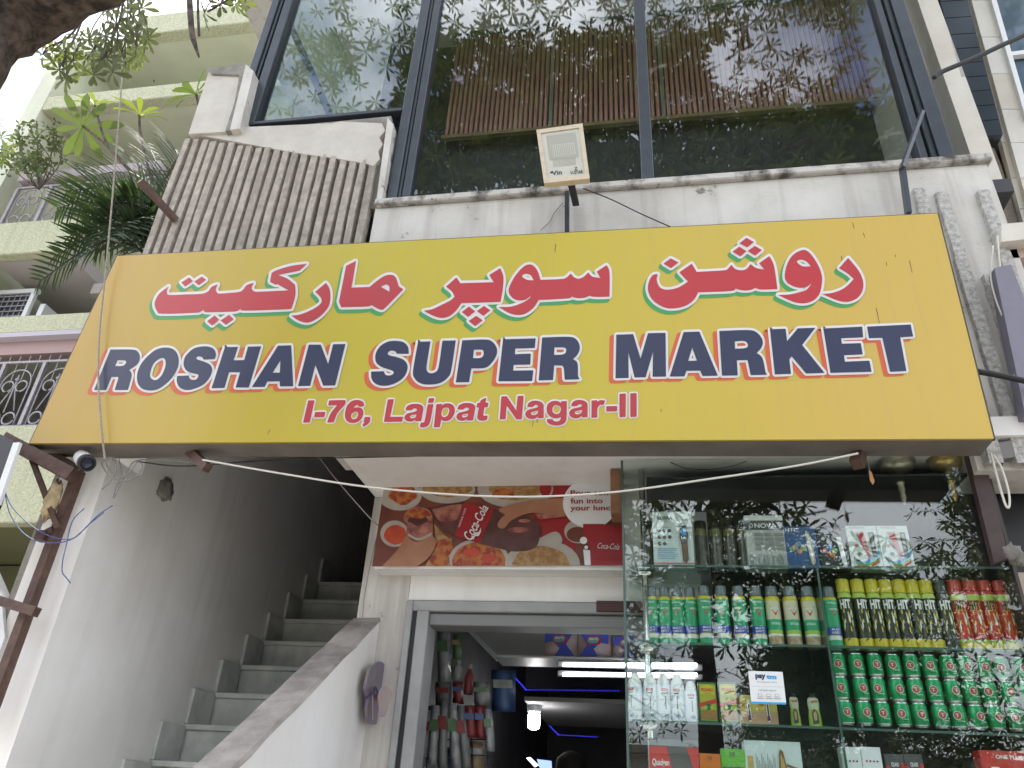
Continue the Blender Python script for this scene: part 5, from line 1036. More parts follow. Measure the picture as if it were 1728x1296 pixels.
t = root('dark_panel', 'black panel with a white metal edge cut by the left side of the picture', 'panel', P(0, 800, 2.5))
B().prism([P(-80, 690, 2.5), P(24, 745, 2.5), P(-6, 850, 2.5), P(-60, 960, 2.5)], (0, .03, 0)).obj('panel_face', BLACK, t); B().rod(P(30, 748, 2.495), P(-6, 852, 2.495), .016, .03).obj('panel_edge', PAPER, t)
tag(B().prism([P(-60, 860, 2.75), P(2, 1005, 2.75), P(8, 1075, 2.75), P(-8, 1120, 2.75), P(-80, 1150, 2.75)], (0, .06, 0)).obj('white_tank', PAPER, None, origin=P(0, 1050, 2.75)), 'white curved edge of a panel at the left border beside the brown pole', 'panel')
blob('wall_scar', 'dark ragged hole left in the white stair wall plaster', 'hole', PX(279, 826, XL+.004), (.012, .06, .05), DIRTY, seed=5, jit=.7)
# black cables on the right
thing_tube('black_cable', 'thick black cable swinging in from the top right corner', 'cable', smoothpath([P(x, y, 2.6) for x, y in ((1576, 131), (1592, 120), (1640, 100), (1700, 72), (1770, 40))]), .011, WIREK, seg=8)
thing_tube('black_cable', 'black cable leaving the right edge of the yellow board', 'cable', smoothpath([P(x, y, 2.66) for x, y in ((1650, 627), (1690, 634), (1760, 650))]), .012, WIREK, seg=8)
thing_tube('thin_wire', 'thin black wire across the parapet right of the flood light', 'wire', smoothpath([P(x, y, 2.74) for x, y in ((984, 318), (1030, 336), (1080, 360), (1134, 384))]), .003, WIREK, 'thin loose wires')
thing_tube('thin_wire', 'thin brown wire left of the flood light post', 'wire', smoothpath([P(x, y, 2.79) for x, y in ((950, 342), (935, 360), (928, 374), (912, 388))]), .002, WIREG, 'thin loose wires')
for k, (lab, pts) in enumerate((('grey cable looping beside the dark post at the lower right', ((1672, 765), (1684, 810), (1696, 850), (1703, 855), (1702, 830), (1690, 790), (1676, 768))), ('pale cables running down the pilaster at the right edge', ((1683, 398), (1690, 470), (1704, 520), (1716, 580), (1728, 640), (1740, 700))), ('second pale cable looping down the right pilaster', ((1676, 415), (1672, 470), (1690, 530), (1714, 560), (1712, 640))))):
    thing_tube('pale_cable', lab, 'cable', smoothpath([P(x, y, 2.72) for x, y in pts]), .004, WIREW, 'pale cables at the right edge')
thing_tube('thin_wire', 'dark wire sagging behind the top of the case glass', 'wire', smoothpath([P(x, y, 2.95) for x, y in ((1112, 768), (1150, 788), (1200, 792), (1250, 782), (1278, 766))]), .002, WIREK, 'thin loose wires')
t = root('hanging_tag', 'small orange-brown tag hanging on a thread below the right stub', 'tag', P(1470, 800, 2.7)); B().prism([P(1466, 793, 2.7), P(1471, 797, 2.7), P(1476, 812, 2.7), P(1473, 818, 2.7), P(1468, 810, 2.7)], (0, .003, 0)).obj('tag', M('tag_orange', (.40, .20, .08), .6), t); B().tube([P(1462, 772, 2.7), P(1468, 795, 2.7)], .001, 5).obj('thread', WIREG, t)
blob('cloth_knot', 'knot of grey cloth and wire at the lower end of the dark post', 'cloth', P(1712, 935, 2.8), (.028, .03, .035), DIRTY, seed=8, jit=.8)
# ------------------------------------------------------------------ green house on the left
NB = root('green_house', 'pale green three-storey house with railed balconies left of the shop', 'building', (-5, 5.2, 0))
YN = 5.2; NX0, NX1 = -6.75, -2.63
def zN(x, y, Y=YN): return P(x, y, Y)[2]
def nwall(name, m, x0_, x1_, y0_, y1_, z0_, z1_, bev=0): return B().box(x0_, x1_, y0_, y1_, z0_, z1_, bev=bev).obj(name, m, NB)
zD0, zD1 = zN(30, 882), zN(30, 718); zA0, zA1 = zN(30, 568), zN(30, 535); zB0, zB1 = zN(30, 430), zN(30, 374); zR1 = zN(30, 305); zC0, zC1 = zN(75, 191), zN(75, 170); zT0, zT1 = zN(243, 64), zN(250, 33)
nwall('back_wall', GREENS, NX0, NX1, YN+1.6, YN+1.8, 0, zT0)
nwall('side_wall', GREENS, P(42, 185, YN-.06)[0], NX0+.004, YN-.06, YN+1.8, 0, zT0)
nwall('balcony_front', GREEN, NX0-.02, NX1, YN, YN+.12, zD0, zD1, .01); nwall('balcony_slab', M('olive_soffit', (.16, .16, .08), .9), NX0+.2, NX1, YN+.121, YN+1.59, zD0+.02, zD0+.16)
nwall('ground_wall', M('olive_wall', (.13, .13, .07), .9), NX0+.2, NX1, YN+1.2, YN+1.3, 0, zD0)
nwall('balcony_front', GREEN, NX0-.02, NX1, YN-.02, YN+.12, zA0+.03, zA1, .01)
nwall('lintel', M('lavender_lintel', (.45, .42, .48), .8), NX0, NX1, YN-.03, YN+.1, zA0-.02, zA0+.028)
nwall('lintel', M('pink_wall', (.40, .28, .28), .8), NX0, NX1, YN+.06, YN+.16, zA0-.16, zA0-.022)
nwall('balcony_slab', GREENS, NX0+.2, NX1, YN+.121, YN+1.59, zA0+.04, zA1-.02)
xBR = P(118, 400, YN)[0]
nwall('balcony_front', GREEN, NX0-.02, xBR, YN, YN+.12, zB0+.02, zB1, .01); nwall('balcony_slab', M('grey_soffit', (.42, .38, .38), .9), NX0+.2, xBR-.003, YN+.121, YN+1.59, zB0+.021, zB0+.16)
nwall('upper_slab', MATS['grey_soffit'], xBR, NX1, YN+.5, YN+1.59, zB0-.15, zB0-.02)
nwall('balcony_front', GREEN, NX0-.1, NX1, YN-.05, YN+.1, zC0, zC1, .01); nwall('balcony_slab', GREENS, NX0-.08, NX1, YN+.101, YN+1.59, zC0+.01, zC0+.16)
nwall('roof_parapet', GREEN, P(240, 50, YN)[0], NX1, YN-.05, YN+.1, zT0, zT1, .01); nwall('balcony_slab', GREENS, NX0-.05, NX1, YN+.101, YN+1.59, zT0+.01, zT0+.15)
# window between the balconies
W0, W1 = P(-40, 500, YN+.4)[0], P(62, 495, YN+.4)[0]; wz0, wz1 = zN(30, 545, YN+.4), zN(30, 495, YN+.4)
for a in (W1-.07, W0): nwall('window_frame', PAPER, a, a+.05, YN+.40, YN+.44, wz0, wz1)
nwall('window_frame', PAPER, W0, W1, YN+.395, YN+.445, wz1, wz1+.05)
nwall('window_pane', M('dark_glass', (.06, .07, .08), .08), W0+.05, W1-.07, YN+.42, YN+.43, wz0, wz1)
gb = None
for i in range(6): nwall('grille_bar', IRON, W0+.05, W1-.07, YN+.395, YN+.405, wz0+.02+(wz1-wz0)*i/6, wz0+.032+(wz1-wz0)*i/6)
for i in range(9): x = W0+.08+(W1-W0-.2)*i/8; nwall('grille_bar', IRON, x, x+.01, YN+.406, YN+.414, wz0, wz1)
nwall('side_frame', PAPER, W1+.05, W1+.11, YN+.45, YN+1.5, wz0, wz1-.12)
nwall('wall_box', DARK, P(85, 465, YN+.9)[0], P(120, 465, YN+.9)[0], YN+.9, YN+1.15, zN(100, 485, YN+.9), zN(100, 462, YN+.9))
# railings: posts, rails, arches and scrolls
def arc(cx, cz, r, a0, a1, n=10, y=0): return [(cx+r*math.cos(a0+(a1-a0)*k/n), y, cz+r*math.sin(a0+(a1-a0)*k/n)) for k in range(n+1)]
def railing(x0_, x1_, z0_, z1_, label, top=False):
    t = root('balcony_railing', label, 'railing', (x0_, YN+.05, z0_)); y = YN+.05; H = z1_-z0_; mod = .42
    b = B(); b.box(x0_, x1_, y-.012, y+.012, z1_-.12*H-.01, z1_-.12*H+.01).box(x0_, x1_, y-.012, y+.012, z0_+.0, z0_+.02); b.obj('rail', IRON, t)
    if top: B().box(x0_, x1_, y-.05, y+.05, z1_, z1_+.13, bev=.008).obj('hand_rail', M('mauve_beam', (.36, .30, .33), .7), t)
    nmod = int((x1_-x0_)/mod)
    post = scr = bars = None
    for i in range(nmod):
        x = x0_+mod*i
        if post is None:
            post = B().box(x, x+.035, y-.018, y+.018, z0_+.021, z1_-.12*H-.011).obj('post', IRON, t)
            b = B(); c = x+mod/2
            b.tube(arc(c, z1_-.42*H, .15, 0, math.pi, 12, y), .008, 6); b.tube([(c-.15, y, z1_-.42*H), (c-.15, y, z0_+.03)], .007, 6); b.tube([(c+.15, y, z1_-.42*H), (c+.15, y, z0_+.03)], .007, 6)
            for s_ in (-1, 1):
                b.tube(arc(c+s_*.07, z0_+.55*H, .055, -math.pi/2, 1.4*math.pi, 14, y) if s_ > 0 else [(2*c-q[0], q[1], q[2]) for q in arc(c+.07, z0_+.55*H, .055, -math.pi/2, 1.4*math.pi, 14, y)], .008, 6)
                b.tube(arc(c+s_*.075, z0_+.12*H, .06, 0, 1.9*math.pi, 14, y), .009, 6); b.tube([(c+s_*.1, y, z0_+.22*H), (c+s_*.02, y, z0_+.5*H)], .006, 6)
            b.tube([(c, y, z0_+.2*H), (c, y, z1_-.3*H)], .008, 6); b.lathe((c, y, z1_-.36*H), [(.008, -.02, 0), (.022, 0, 0), (.008, .02, 0)], 8)
            scr = b.obj('scrollwork', IRON, t, smooth=True)
            b = B()
            for k in range(4): b.tube([(x+.03+mod*k/4, y+.006, z1_-.40*H), (x+.03+mod*k/4, y+.006, z1_-.02)], .005, 5)
            bars = b.obj('small_bars', IRON, t)
        else:
            for s_ in (post, scr, bars): piece(s_, t, (mod*i, 0, 0))
railing(NX0+.1, NX1, zD1+.005, zA0-.17, 'grey scrolled iron railing of the lower green balcony beside the yellow board')
railing(NX0+.1, P(250, 330, YN)[0], zB1+.005, zR1, 'grey scrolled iron railing of the upper green balcony behind the palm', True)
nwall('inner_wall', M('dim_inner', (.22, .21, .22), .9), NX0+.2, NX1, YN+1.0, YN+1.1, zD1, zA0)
# ceiling rose with a loose bulb under the top balcony
p = P(265, 126, YN+.6); t = root('ceiling_socket', 'black bulb socket dangling from the top balcony ceiling of the green house', 'lamp', p)
B().lathe(p, [(.03, 0, 0), (.045, .03, 0), (.03, .07, 0)], 12).obj('socket', BLACK, t); B().tube(smoothpath([p, p+(.02, 0, -.06), p+(-.01, 0, -.1), p+(0, 0, -.14)]), .006, 6).obj('cord', WIREK, t)
# ------------------------------------------------------------------ building on the right
RB = root('tiled_house', 'house faced in cream stone tiles with a dark glass strip right of the shop', 'building', (2.2, 3.2, 0))
YR = 3.05
def rq4(qs, y, dep, name, mat): return B().prism([P(*q, y) for q in qs], (0, dep, 0)).obj(name, mat, RB)
rq4(((1490, -60), (1576, -60), (1672, 262), (1618, 268), (1590, 180)), YR, .3, 'stone_strip', CREAM)
TL = M('dark_tile', (.035, .045, .06), .12, c2=(.05, .06, .08), scale=3)
# dark glossy tiles: a column of separate tiles ending in a box
ex = lambda y: (1592+(y-0)*.275, 1624+(y-0)*.262)
ys_ = [-60, -30, 0, 28, 56, 80, 104, 128, 152, 177, 202, 228]
for i in range(len(ys_)-1):
    a, b_ = ys_[i]+1.2, ys_[i+1]; l0, r0 = ex(a); l1, r1 = ex(b_)
    rq4(((l0-5, a+2), (r0+8, a-1), (r1+8, b_-1), (l1-5, b_+2)), YR-.12, .03, 'glass_tile', TL)
l0, r0 = ex(-60); l1, r1 = ex(228)
rq4(((l0-6, -60), (r0+9, -60), (r1+9, 226), (l1-6, 230)), YR-.088, .09, 'tile_box', BLACK)
# cream tile pier beside it, every tile its own piece
TI = [M('cream_tile_%d' % k, c, .45, c2=tuple(x*.86 for x in c), scale=4, streak=((.4, .36, .3), .25)) for k, c in enumerate(((.68, .65, .58), (.64, .59, .50), (.70, .68, .63)))]
el_ = lambda y: 1626+y*.268; er_ = lambda y: 1672+y*.292
yy = [-70, 0, 62, 124, 184, 240, 300, 352, 405]
for i in range(len(yy)-1):
    a, b_ = yy[i]+.8, yy[i+1]; mid = .52
    for u0, u1 in ((0, .28), (.29, 1)):
        q = [(el_(a)+(er_(a)-el_(a))*u0, a), (el_(a)+(er_(a)-el_(a))*u1, a), (el_(b_)+(er_(b_)-el_(b_))*u1, b_), (el_(b_)+(er_(b_)-el_(b_))*u0, b_)]
        rq4(q, YR+.02+(0.03 if u0 == 0 else 0), .04, 'wall_tile', TI[(i*2+(u0 > 0)) % 3])
rq4(((el_(-80)-3, -80), (er_(-80)+2, -80), (er_(420)+2, 420), (el_(420)-3, 420)), YR+.1, .3, 'pier_core', DIRTY)
rq4(((er_(-60)+1, -60), (er_(-60)+10, -60), (er_(200)+9, 200), (er_(200)+1, 200)), YR+.0, .12, 'window_frame', PAPER)
rq4(((1652, -80), (1790, -80), (1800, 210), (1732, 210)), YR+.14, .01, 'window_pane', M('blue_window', (.08, .12, .17), .04, spec=1.0))
rq4(((1700, 88), (1790, 76), (1790, 84), (1702, 94)), YR+.1, .03, 'window_bar', PAPER)
rq4(((1620, 240), (1672, 236), (1690, 280), (1720, 380), (1680, 395), (1650, 330)), YR+.08, .25, 'bare_wall', M('bare_brick_cement', (.34, .28, .23), .9, c2=(.2, .17, .14), scale=8, bump=.7))
rq4(((1690, 378), (1760, 372), (1765, 400), (1690, 408)), 2.74, .4, 'ledge', CREAM); rq4(((1688, 409), (1765, 401), (1770, 432), (1700, 436)), 2.80, .3, 'ledge_under', M('pinkish_stone', (.5, .4, .33), .8))
rq4(((1678, 452), (1706, 446), (1766, 600), (1776, 700), (1730, 700)), 2.70, .06, 'grey_panel', M('mauve_panel', (.22, .21, .27), .5, c2=(.17, .16, .2), scale=5))
rq4(((1700, 430), (1790, 430), (1790, 720), (1735, 720)), 2.9, .1, 'stone_face', CREAM)
rq4(((1676, 748), (1790, 730), (1790, 762), (1680, 775)), 2.78, .14, 'canopy_edge', M('canopy_grey', (.22, .21, .20), .7))

B().box(1.75, 7.5, 3.46, 9, 0.001, 9.2).obj('house_body', CREAM, RB)
for i in range(4):
    for z in (3.9, 6.6): B().box(2.9+1.15*i, 3.7+1.15*i, 3.43, 3.459, z, z+1.4).obj('window_pane', MATS['blue_window'], RB); B().box(2.84+1.15*i, 3.76+1.15*i, 3.40, 3.459, z-.08, z-.001).obj('window_sill', PAPER, RB)
B().box(1.75, 7.5, 3.0, 3.459, 2.95, 3.1).obj('floor_ledge', CREAM, RB)

# ------------------------------------------------------------------ plants and trees
def mesh_leaves(name, mat, parent, pos, frm, ln, wd, droop, smooth=False, kind=None, shape=((0, .08), (.4, .62), (.74, 1), (.94, .6), (1, .1))):
    """leaves as six-sided bent blades. pos (n,3); frm (n,3,3): rows = along, across, up"""
    n = len(pos); prof = np.array(shape)
    u = np.concatenate([prof[:, 0], prof[::-1, 0]]); s = np.concatenate([prof[:, 1], -prof[::-1, 1]]); k = len(u)
    L = ln[:, None]*u[None]; Wd = wd[:, None]*s[None]*.5; D = -(droop*ln)[:, None]*(u[None]**2)
    v = pos[:, None]+frm[:, None, 0]*L[..., None]+frm[:, None, 1]*Wd[..., None]+frm[:, None, 2]*(D+np.abs(Wd)*.25)[..., None]
    org = ORIG[parent.name] if parent else np.zeros(3)
    v = (v-org).reshape(-1, 3); h = k//2; me = bpy.data.meshes.new(name)
    quads = np.array([[i, i+1, k-2-i, k-1-i] for i in range(h-1)]); f = (np.arange(n)[:, None, None]*k+quads[None]).reshape(-1, 4)
    me.vertices.add(len(v)); me.vertices.foreach_set('co', v.ravel()); me.loops.add(f.size); me.loops.foreach_set('vertex_index', f.ravel().astype(np.int32))
    me.polygons.add(len(f)); me.polygons.foreach_set('loop_start', np.arange(0, f.size, 4, dtype=np.int32)); me.polygons.foreach_set('loop_total', np.full(len(f), 4, np.int32)); me.update(); me.validate()
    me.materials.append(mat); o = bpy.data.objects.new(name, me); COL.objects.link(o); o.parent = parent; ORIG[o.name] = org
    if kind: o['kind'] = kind
    return o
def whorls(cent, axis, nl, ln, wd, tilt=.25, jit=.15, rng=RNG):
    """rosettes of leaves: returns pos, frames, length, width"""
    n = len(cent); k = nl; ax = axis/np.linalg.norm(axis, axis=1, keepdims=True); ref = np.where(np.abs(ax[:, 2:3]) > .9, np.array([[1., 0, 0]]), np.array([[0, 0, 1.]]))
    u = np.cross(ax, ref); u /= np.linalg.norm(u, axis=1, keepdims=True); q = np.cross(ax, u)
    an = (np.arange(k)[None]*2*math.pi/k+rng.uniform(0, 6.28, (n, 1))+rng.normal(0, .15, (n, k))); ti = tilt+rng.normal(0, jit, (n, k))
    d = (u[:, None]*np.cos(an)[..., None]+q[:, None]*np.sin(an)[..., None])*np.cos(ti)[..., None]+ax[:, None]*np.sin(ti)[..., None]
    ac = np.cross(ax[:, None], d); ac /= np.linalg.norm(ac, axis=2, keepdims=True); up = np.cross(d, ac)
    fr_ = np.stack([d, ac, up], 2).reshape(-1, 3, 3); L = (ln*rng.uniform(.7, 1.15, (n, k))).ravel(); return np.repeat(cent, k, 0), fr_, L, L*wd
LEAF = leafmat('tree_leaf', (.06, .08, .045), (.105, .13, .06), .22); LEAFB = leafmat('sunlit_leaf', (.10, .15, .035), (.19, .22, .05), .33); PALM = leafmat('palm_leaf', (.022, .045, .022), (.05, .08, .035), .18); LEAF2 = leafmat('far_leaf', (.065, .09, .035), (.12, .15, .055), .25)  # LEAFB: lighter leaf copy with sunlight put into the colour
BARK = M('dark_bark', (.15, .115, .095), .95, c2=(.035, .028, .025), scale=22, lo=.35, hi=.62, bump=1.0, bscale=45, spots=((.16, .13, .11), 9, .63))
TR = root('street_tree', 'big dark-barked street tree leaning over the shop from the top left corner', 'tree', (-2.9, .6, 0))
tp = [(-2.95, .6, 0), (-2.9, .65, 1.2), (-2.8, .9, 2.4), P(-240, 225, 1.35), P(-50, 54, 1.45), P(72, -22, 1.45), P(210, -110, 1.3), P(260, -260, 1.0)]
tp = [np.array(q, float) for q in tp]; e_ = tp[-1]; tp += [e_+(.1, -.5, .6), e_+(.3, -1.1, 1.4), e_+(.6, -1.6, 2.4)]
rad = [.30, .25, .21, .19, .165, .16, .15, .13, .11, .10, .07]
pth = smoothpath(tp, 6); rr_ = np.interp(np.linspace(0, len(tp)-1, len(pth)), range(len(tp)), rad)*(1+RNG.normal(0, .025, len(pth)))
b = B().tube(pth, list(rr_), 22); b.v = [tuple(np.array(q)+RNG.normal(0, .007, 3)) for q in b.v]; b.obj('trunk', BARK, TR, smooth=True)
limbs = []
def limb(a, c, r0, r1, bend=.3):
    a, c = np.array(a, float), np.array(c, float); m_ = (a+c)/2+np.array((RNG.normal(0, bend), RNG.normal(0, bend), abs(RNG.normal(0, bend)))); q = smoothpath([a, m_, c], 7); limbs.append(q)
    B().tube(q, list(np.linspace(r0, r1, len(q))), 10).obj('limb', BARK, TR, smooth=True)
hub = tp[-1]; hub2 = tp[-2]; hub3 = tp[-3]
targets = [(-3.4, -1.4, 9.2), (-2.4, -2.2, 11.2), (-1.6, -2.4, 10.4), (-.4, -2.5, 12), (.8, -2.6, 10.0), (2.6, -.6, 7.4), (3.6, -1.0, 8.6), (2.4, -2.5, 10.8)]
for i, q in enumerate(targets): limb((hub, hub2, hub3)[i % 3], q, .055, .015, .35)
cen = []
for q in limbs:
    for k in range(6, len(q)):
        if k > 7: cen += [q[k]+RNG.normal(0, .42, 3) for _ in range(16)]
def ell(c, r, n): 
    d = RNG.normal(0, 1, (n, 3)); d /= np.linalg.norm(d, axis=1, keepdims=True); return np.array(c)+d*np.array(r)*(RNG.random((n, 1))**.4)
cen = list(cen)
holes = [(1330, 105, 150, 62, .93), (1500, 120, 66, 150, .85), (440, 190, 45, 32, .8), (530, 100, 160, 160, .72), (860, 15, 260, 45, .55), (1230, 240, 40, 22, .7), (960, 270, 40, 20, .6)]
def mirror(px_, py_, yw, y): q = P(px_, py_, 2*yw-y); q[1] = y; return q
for k in range(3300):
    x, y = RNG.uniform(250, 1760), RNG.uniform(-110, 300)
    if any(((x-a)/c)**2+((y-b_)/d)**2 < 1 and RNG.random() < e for a, b_, c, d, e in holes): continue
    cen.append(mirror(x, y, 2.86, RNG.uniform(-3.2, .4)))
for x0_, x1_, y0_, y1_, n in ((670, 1190, 60, 310, 1150), (1190, 1640, 180, 310, 450), (500, 600, 60, 130, 40)):
    for k in range(n): cen.append(mirror(RNG.uniform(x0_, x1_), RNG.uniform(y0_, y1_), 2.86, RNG.uniform(-2.6, .4)))
cen = np.array(cen)
def unseen(c):
    x, y, z = proj(c); return z < .3 or y < -90 or x < -250 or x > 1980
cen = np.array([c for c in cen if unseen(c)])
ax = RNG.normal(0, .5, cen.shape)+np.array((0, 0, 1.))
mesh_leaves('crown', LEAF, TR, *whorls(cen, ax, 7, .16, .25, .1), np.full(len(cen)*7, .25), kind='stuff')
# sprays that hang into the picture at the top left
hang = [(72, 92, 0), (92, 103, 1), (122, 104, 1), (112, 132, 0), (150, 66, 0), (168, 108, 0), (186, 92, 0), (196, 40, 0), (212, 62, 0), (232, 78, 0), (226, 26, 0), (180, 22, 0), (136, 60, 0), (190, 122, 0), (215, 15, 0), (158, 126, 0), (345, 22, 0), (398, 8, 1), (414, 2, 1), (372, 6, 0), (205, 88, 0), (240, 50, 0), (178, 60, 0), (128, 84, 0), (186, 10, 0), (205, 30, 0), (222, 52, 0), (236, 30, 0), (198, 66, 0), (160, 84, 0), (146, 100, 0), (100, 118, 0), (88, 88, 1), (178, 98, 0), (228, 96, 1), (240, 14, 0), (250, 66, 0), (212, 108, 0), (140, 120, 1), (108, 88, 0)]
hc_ = np.array([P(x, y, 1.9+.25*RNG.random()) for x, y, _ in hang]); hx = RNG.normal(0, .35, hc_.shape)+np.array((0, -.5, -.55))
mk = np.array([bool(q[2]) for q in hang])
def leaves_of(par, mat, c, a, nl, ln, wd, tilt, droop, name='leaf', shape=((0, .08), (.4, .62), (.74, 1), (.94, .6), (1, .1))):
    po, fm, L_, W_ = whorls(c[None], np.array([a], float), nl, ln, wd, tilt)
    for i in range(nl): mesh_leaves(name, mat, par, po[i:i+1], fm[i:i+1], L_[i:i+1], W_[i:i+1], np.array([droop]), shape=shape)
src = P(215, -60, 1.9); src2 = P(400, -50, 1.9)
for q in (((215, -60), (205, 20), (188, 70), (172, 100)), ((215, -60), (222, 10), (232, 50), (228, 76)), ((140, 30), (128, 60), (112, 88), (106, 112)), ((140, 30), (120, 58), (90, 78), (74, 90)), ((400, -50), (392, -10), (374, 6), (350, 20)), ((400, -50), (404, -10), (414, 4))): B().tube(smoothpath([P(x, y, 1.98) for x, y in q], 5), .005, 6).obj('twig', BARK, TR)
for i, c in enumerate(hc_):
    s_ = src2 if hang[i][0] > 300 else (src if hang[i][0] > 140 else P(150, 40, 1.9))
    s_ = c+(s_-c)*.3+np.array((0, 0, .02)); tw = B().tube(smoothpath([s_, (s_+c)/2+RNG.normal(0, .006, 3), c], 4), [.003]*9, 5).obj('twig', BARK, TR); leaves_of(tw, LEAFB if mk[i] else LEAF, c, hx[i], 8, .072, .30, .05, .2)
B().tube(smoothpath([P(318, -40, 1.9), P(321, 20, 1.9), P(325, 60, 1.9), P(336, 97, 1.9)]), list(np.interp(np.linspace(0, 1, 25), [0, .7, 1], [.016, .013, .003])), 8).obj('dead_branch', BARK, TR, smooth=True)
B().tube(smoothpath([P(336, -40, 1.92), P(334, 10, 1.92), P(336, 60, 1.92)]), .006, 6).obj('twig', BARK, TR)
# spray in the sunlit leaf colour at the left border
t = root('leafy_spray', 'sunlit yellow-green leaf spray at the left border below the trunk', 'plant', P(-20, 255, 3.0)); hc2 = np.array([P(x, y, 3.0) for x, y in ((2, 232), (10, 262), (-6, 272), (4, 252))])
mesh_leaves('leaves', LEAFB, t, *whorls(hc2, RNG.normal(0, .3, hc2.shape)+np.array((0, -1, .1)), 8, .10, .3, .05), np.full(32, .2)); B().tube([P(-60, 250, 3.0), P(8, 258, 3.0)], .006, 5).obj('stem', BARK, t)
# frangipani-like pot plant with three big rosettes
t = root('large_leaf_plant', 'tall plant with big umbrella-like leaf rosettes on the upper balcony', 'plant', P(262, 300, 4.4)); base = P(262, 330, 4.4)
for (x, y, s_, a) in ((140, 213, .22, (.45, -.7, -.5)), (160, 178, .14, (.1, -.5, .9)), (235, 195, .19, (.2, -.5, .9)), (332, 160, .19, (-.5, -.6, .4))):
    c = P(x, y, 4.4); m_ = P(185, 250, 4.4) if x < 200 else (P(238, 230, 4.4) if x < 300 else P(330, 210, 4.4)); B().tube(smoothpath([base, m_, c]), .012, 7).obj('stem', BARK, t)
    leaves_of(t, LEAFB if a[2] > .7 else leafmat('big_leaf', (.065, .11, .03), (.115, .15, .045), .25), c, a, 10, s_*1.45, .25, .12 if a[2] < 0 else .55, .3, shape=((0, .08), (.3, .5), (.65, 1), (.88, .75), (1, .05)))
# small flowering bush
t = root('balcony_bush', 'small thin-stemmed bush with little leaves on the upper balcony', 'plant', P(66, 320, 4.9)); c0 = P(66, 320, 4.9); b = B(); bc = []
for k in range(14):
    c = P(56+RNG.normal(0, 20), 258+RNG.normal(0, 24), 4.9+RNG.normal(0, .1)); b.tube(smoothpath([c0, (c0+c)/2+RNG.normal(0, .05, 3), c], 4), .006, 5); bc += [c+RNG.normal(0, .07, 3) for _ in range(14)]
b.tube([c0, P(62, 205, 4.9)], .008, 5); b.obj('stem', BARK, t); bc = np.array(bc); mesh_leaves('leaves', LEAF2, t, *whorls(bc, RNG.normal(0, 1, bc.shape), 3, .065, .5, .2), np.full(len(bc)*3, .1))
# palm: arching fronds of narrow leaflets
t = root('areca_palm', 'dense dark green palm with arching fronds between the green house and the grooved panel', 'palm', P(262, 440, 3.9)); c0 = P(262, 440, 3.9)
fr_t = [(112, 322, 3.7), (95, 352, 3.7), (118, 398, 3.6), (92, 432, 3.6), (65, 476, 3.6), (130, 440, 3.5), (150, 300, 4.2), (205, 262, 4.3), (245, 240, 4.2), (290, 250, 4.1), (170, 350, 3.6), (205, 330, 3.6), (180, 405, 3.5), (140, 372, 3.9), (215, 400, 3.6), (228, 370, 3.7), (275, 300, 4.0), (190, 370, 4.1), (210, 430, 3.7), (160, 420, 3.8), (240, 410, 3.8)]
for x, y, Y in fr_t:
    e = P(x, y, Y); up_ = .18+.2*RNG.random(); m_ = (c0*.45+e*.55)+np.array((0, 0, up_)); q = smoothpath([c0+RNG.normal(0, .04, 3), m_, e], 14); n = len(q)
    fr_ = B().tube(q, list(np.linspace(.011, .003, n)), 6).obj('frond', PALM, t, smooth=True); q = np.array(q); i0 = int(n*.22); pos = []; fm_ = []; ln = []
    for i in range(i0, n-1):
        tg = nz(q[i+1]-q[i]); sd = nz(np.cross(tg, (0, 0, 1))); up2 = np.cross(sd, tg)
        for f_ in (0,):
            for s_ in (-1, 1):
                d = nz(sd*s_*.85+tg*.55+up2*(.25+RNG.normal(0, .08))+RNG.normal(0, .035, 3)); ac = nz(np.cross(up2, d)); pos.append(q[i]+(q[i+1]-q[i])*f_); fm_.append([d, ac, np.cross(d, ac)]); w_ = (i-i0)/(n-i0); ln.append(.30*(math.sin(math.pi*(.15+.8*w_)))**.7*(.85+.3*RNG.random()))
    ln = np.array(ln); mesh_leaves('leaflets', PALM, fr_, np.array(pos), np.array(fm_), ln, np.full(len(ln), .019), np.full(len(ln), .22), shape=((0, .5), (.3, 1), (.7, .75), (1, .05)))
B().tube([c0+(0, 0, -1.5), c0], [.05, .04], 10).obj('stem', BARK, t)
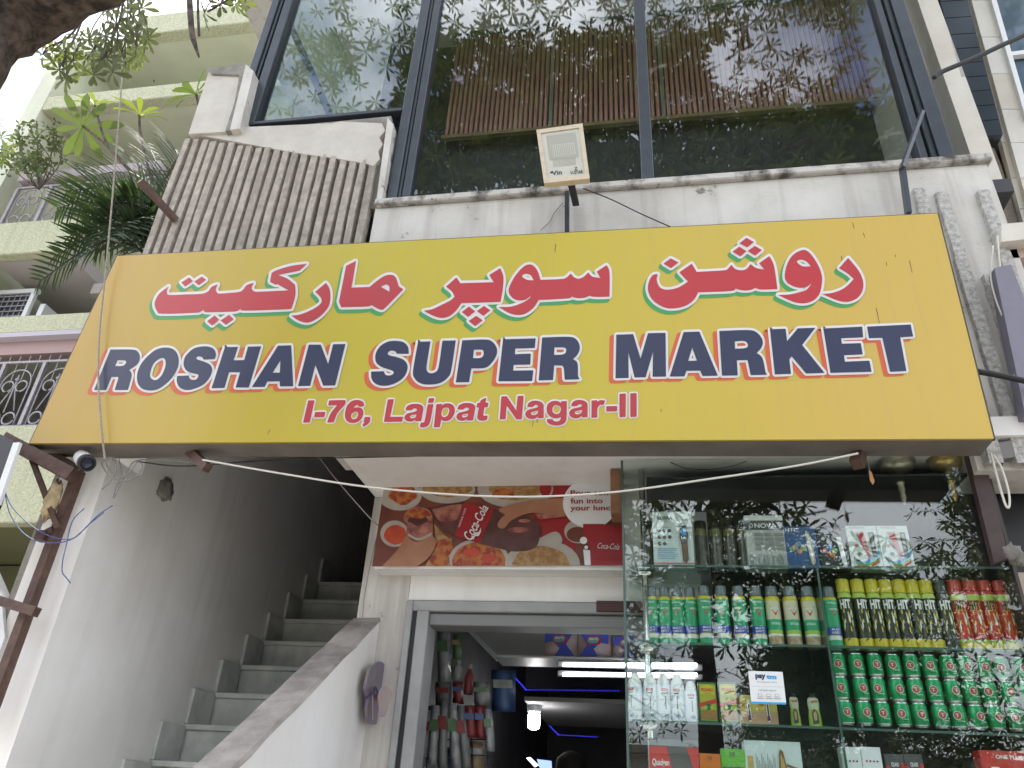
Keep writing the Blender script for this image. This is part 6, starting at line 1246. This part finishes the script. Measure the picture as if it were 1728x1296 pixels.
# trees across the road, in view only as reflections
def far_tree(x, y, h, cr_, n, label, seed, mat, lean=0):
    r = np.random.default_rng(seed); t = root('street_tree', label, 'tree', (x, y, 0)); top = np.array((x+lean, y, h*.55)); q = smoothpath([(x, y, 0), (x+lean*.4+.1, y, h*.3), top], 6); B().tube(q, list(np.linspace(.2, .11, len(q))), 12).obj('trunk', BARK, t, smooth=True); cs = []; b = B()
    for k in range(13):
        a = r.uniform(0, 6.28); e = np.array((x+lean+cr_*math.cos(a)*r.uniform(.4, .95), y+cr_*.8*math.sin(a)*r.uniform(.3, .9), h*r.uniform(.36, 1.0))); g_ = smoothpath([top-(0, 0, .5*r.random()), (top+e)/2+r.normal(0, .25, 3), e], 5); b.tube(g_, list(np.linspace(.06, .015, len(g_))), 7)
        for j in range(n//13): f_ = r.uniform(.35, 1.1); cs.append(top+(e-top)*f_+r.normal(0, cr_*.17, 3))
    b.obj('limb', BARK, t, smooth=True); cs = np.array(cs); mesh_leaves('crown', mat, t, *whorls(cs, r.normal(0, .6, cs.shape)+np.array((0, 0, 1)), 7, .20, .24, .0, .3, r), np.full(len(cs)*7, .3), kind='stuff')
far_tree(.7, -5.4, 9.6, 2.1, 1350, 'leafy tree across the road mirrored in the left of the case glass', 4, LEAF2); far_tree(2.9, -6.4, 7.6, 2.0, 2300, 'bushy dense tree across the road mirrored in the middle of the case glass', 5, LEAF2, .2); far_tree(6.3, -7.6, 7.8, 1.8, 800, 'airy tree across the road mirrored at the right end of the case glass', 6, LEAF2); far_tree(-6, -8, 8, 2.8, 1500, 'broad tree far left across the road', 7, LEAF2); far_tree(12.5, -10, 8, 2.8, 1200, 'broad tree far right across the road', 8, LEAF2); far_tree(-2.6, -12, 8.5, 3.2, 900, 'tall wide tree behind the others across the road', 9, LEAF2); far_tree(4.2, -12.5, 5.4, 3.2, 1500, 'low dark tree behind the bushy one across the road', 10, LEAF2)
t = root('far_house', 'plain pale house across the road behind the trees', 'building', (0, -18, 0)); B().box(-16, 15, -24, -18, 0, 3.4).obj('wall', CREAM, t)
for i in range(9): B().box(-14+3.2*i, -12.6+3.2*i, -18.02, -17.98, 1.1, 2.5).obj('window', MATS['dark_glass'], t)
B().box(-16.3, 15.3, -24.3, -17.7, 3.401, 3.6).obj('roof', DIRTY, t)
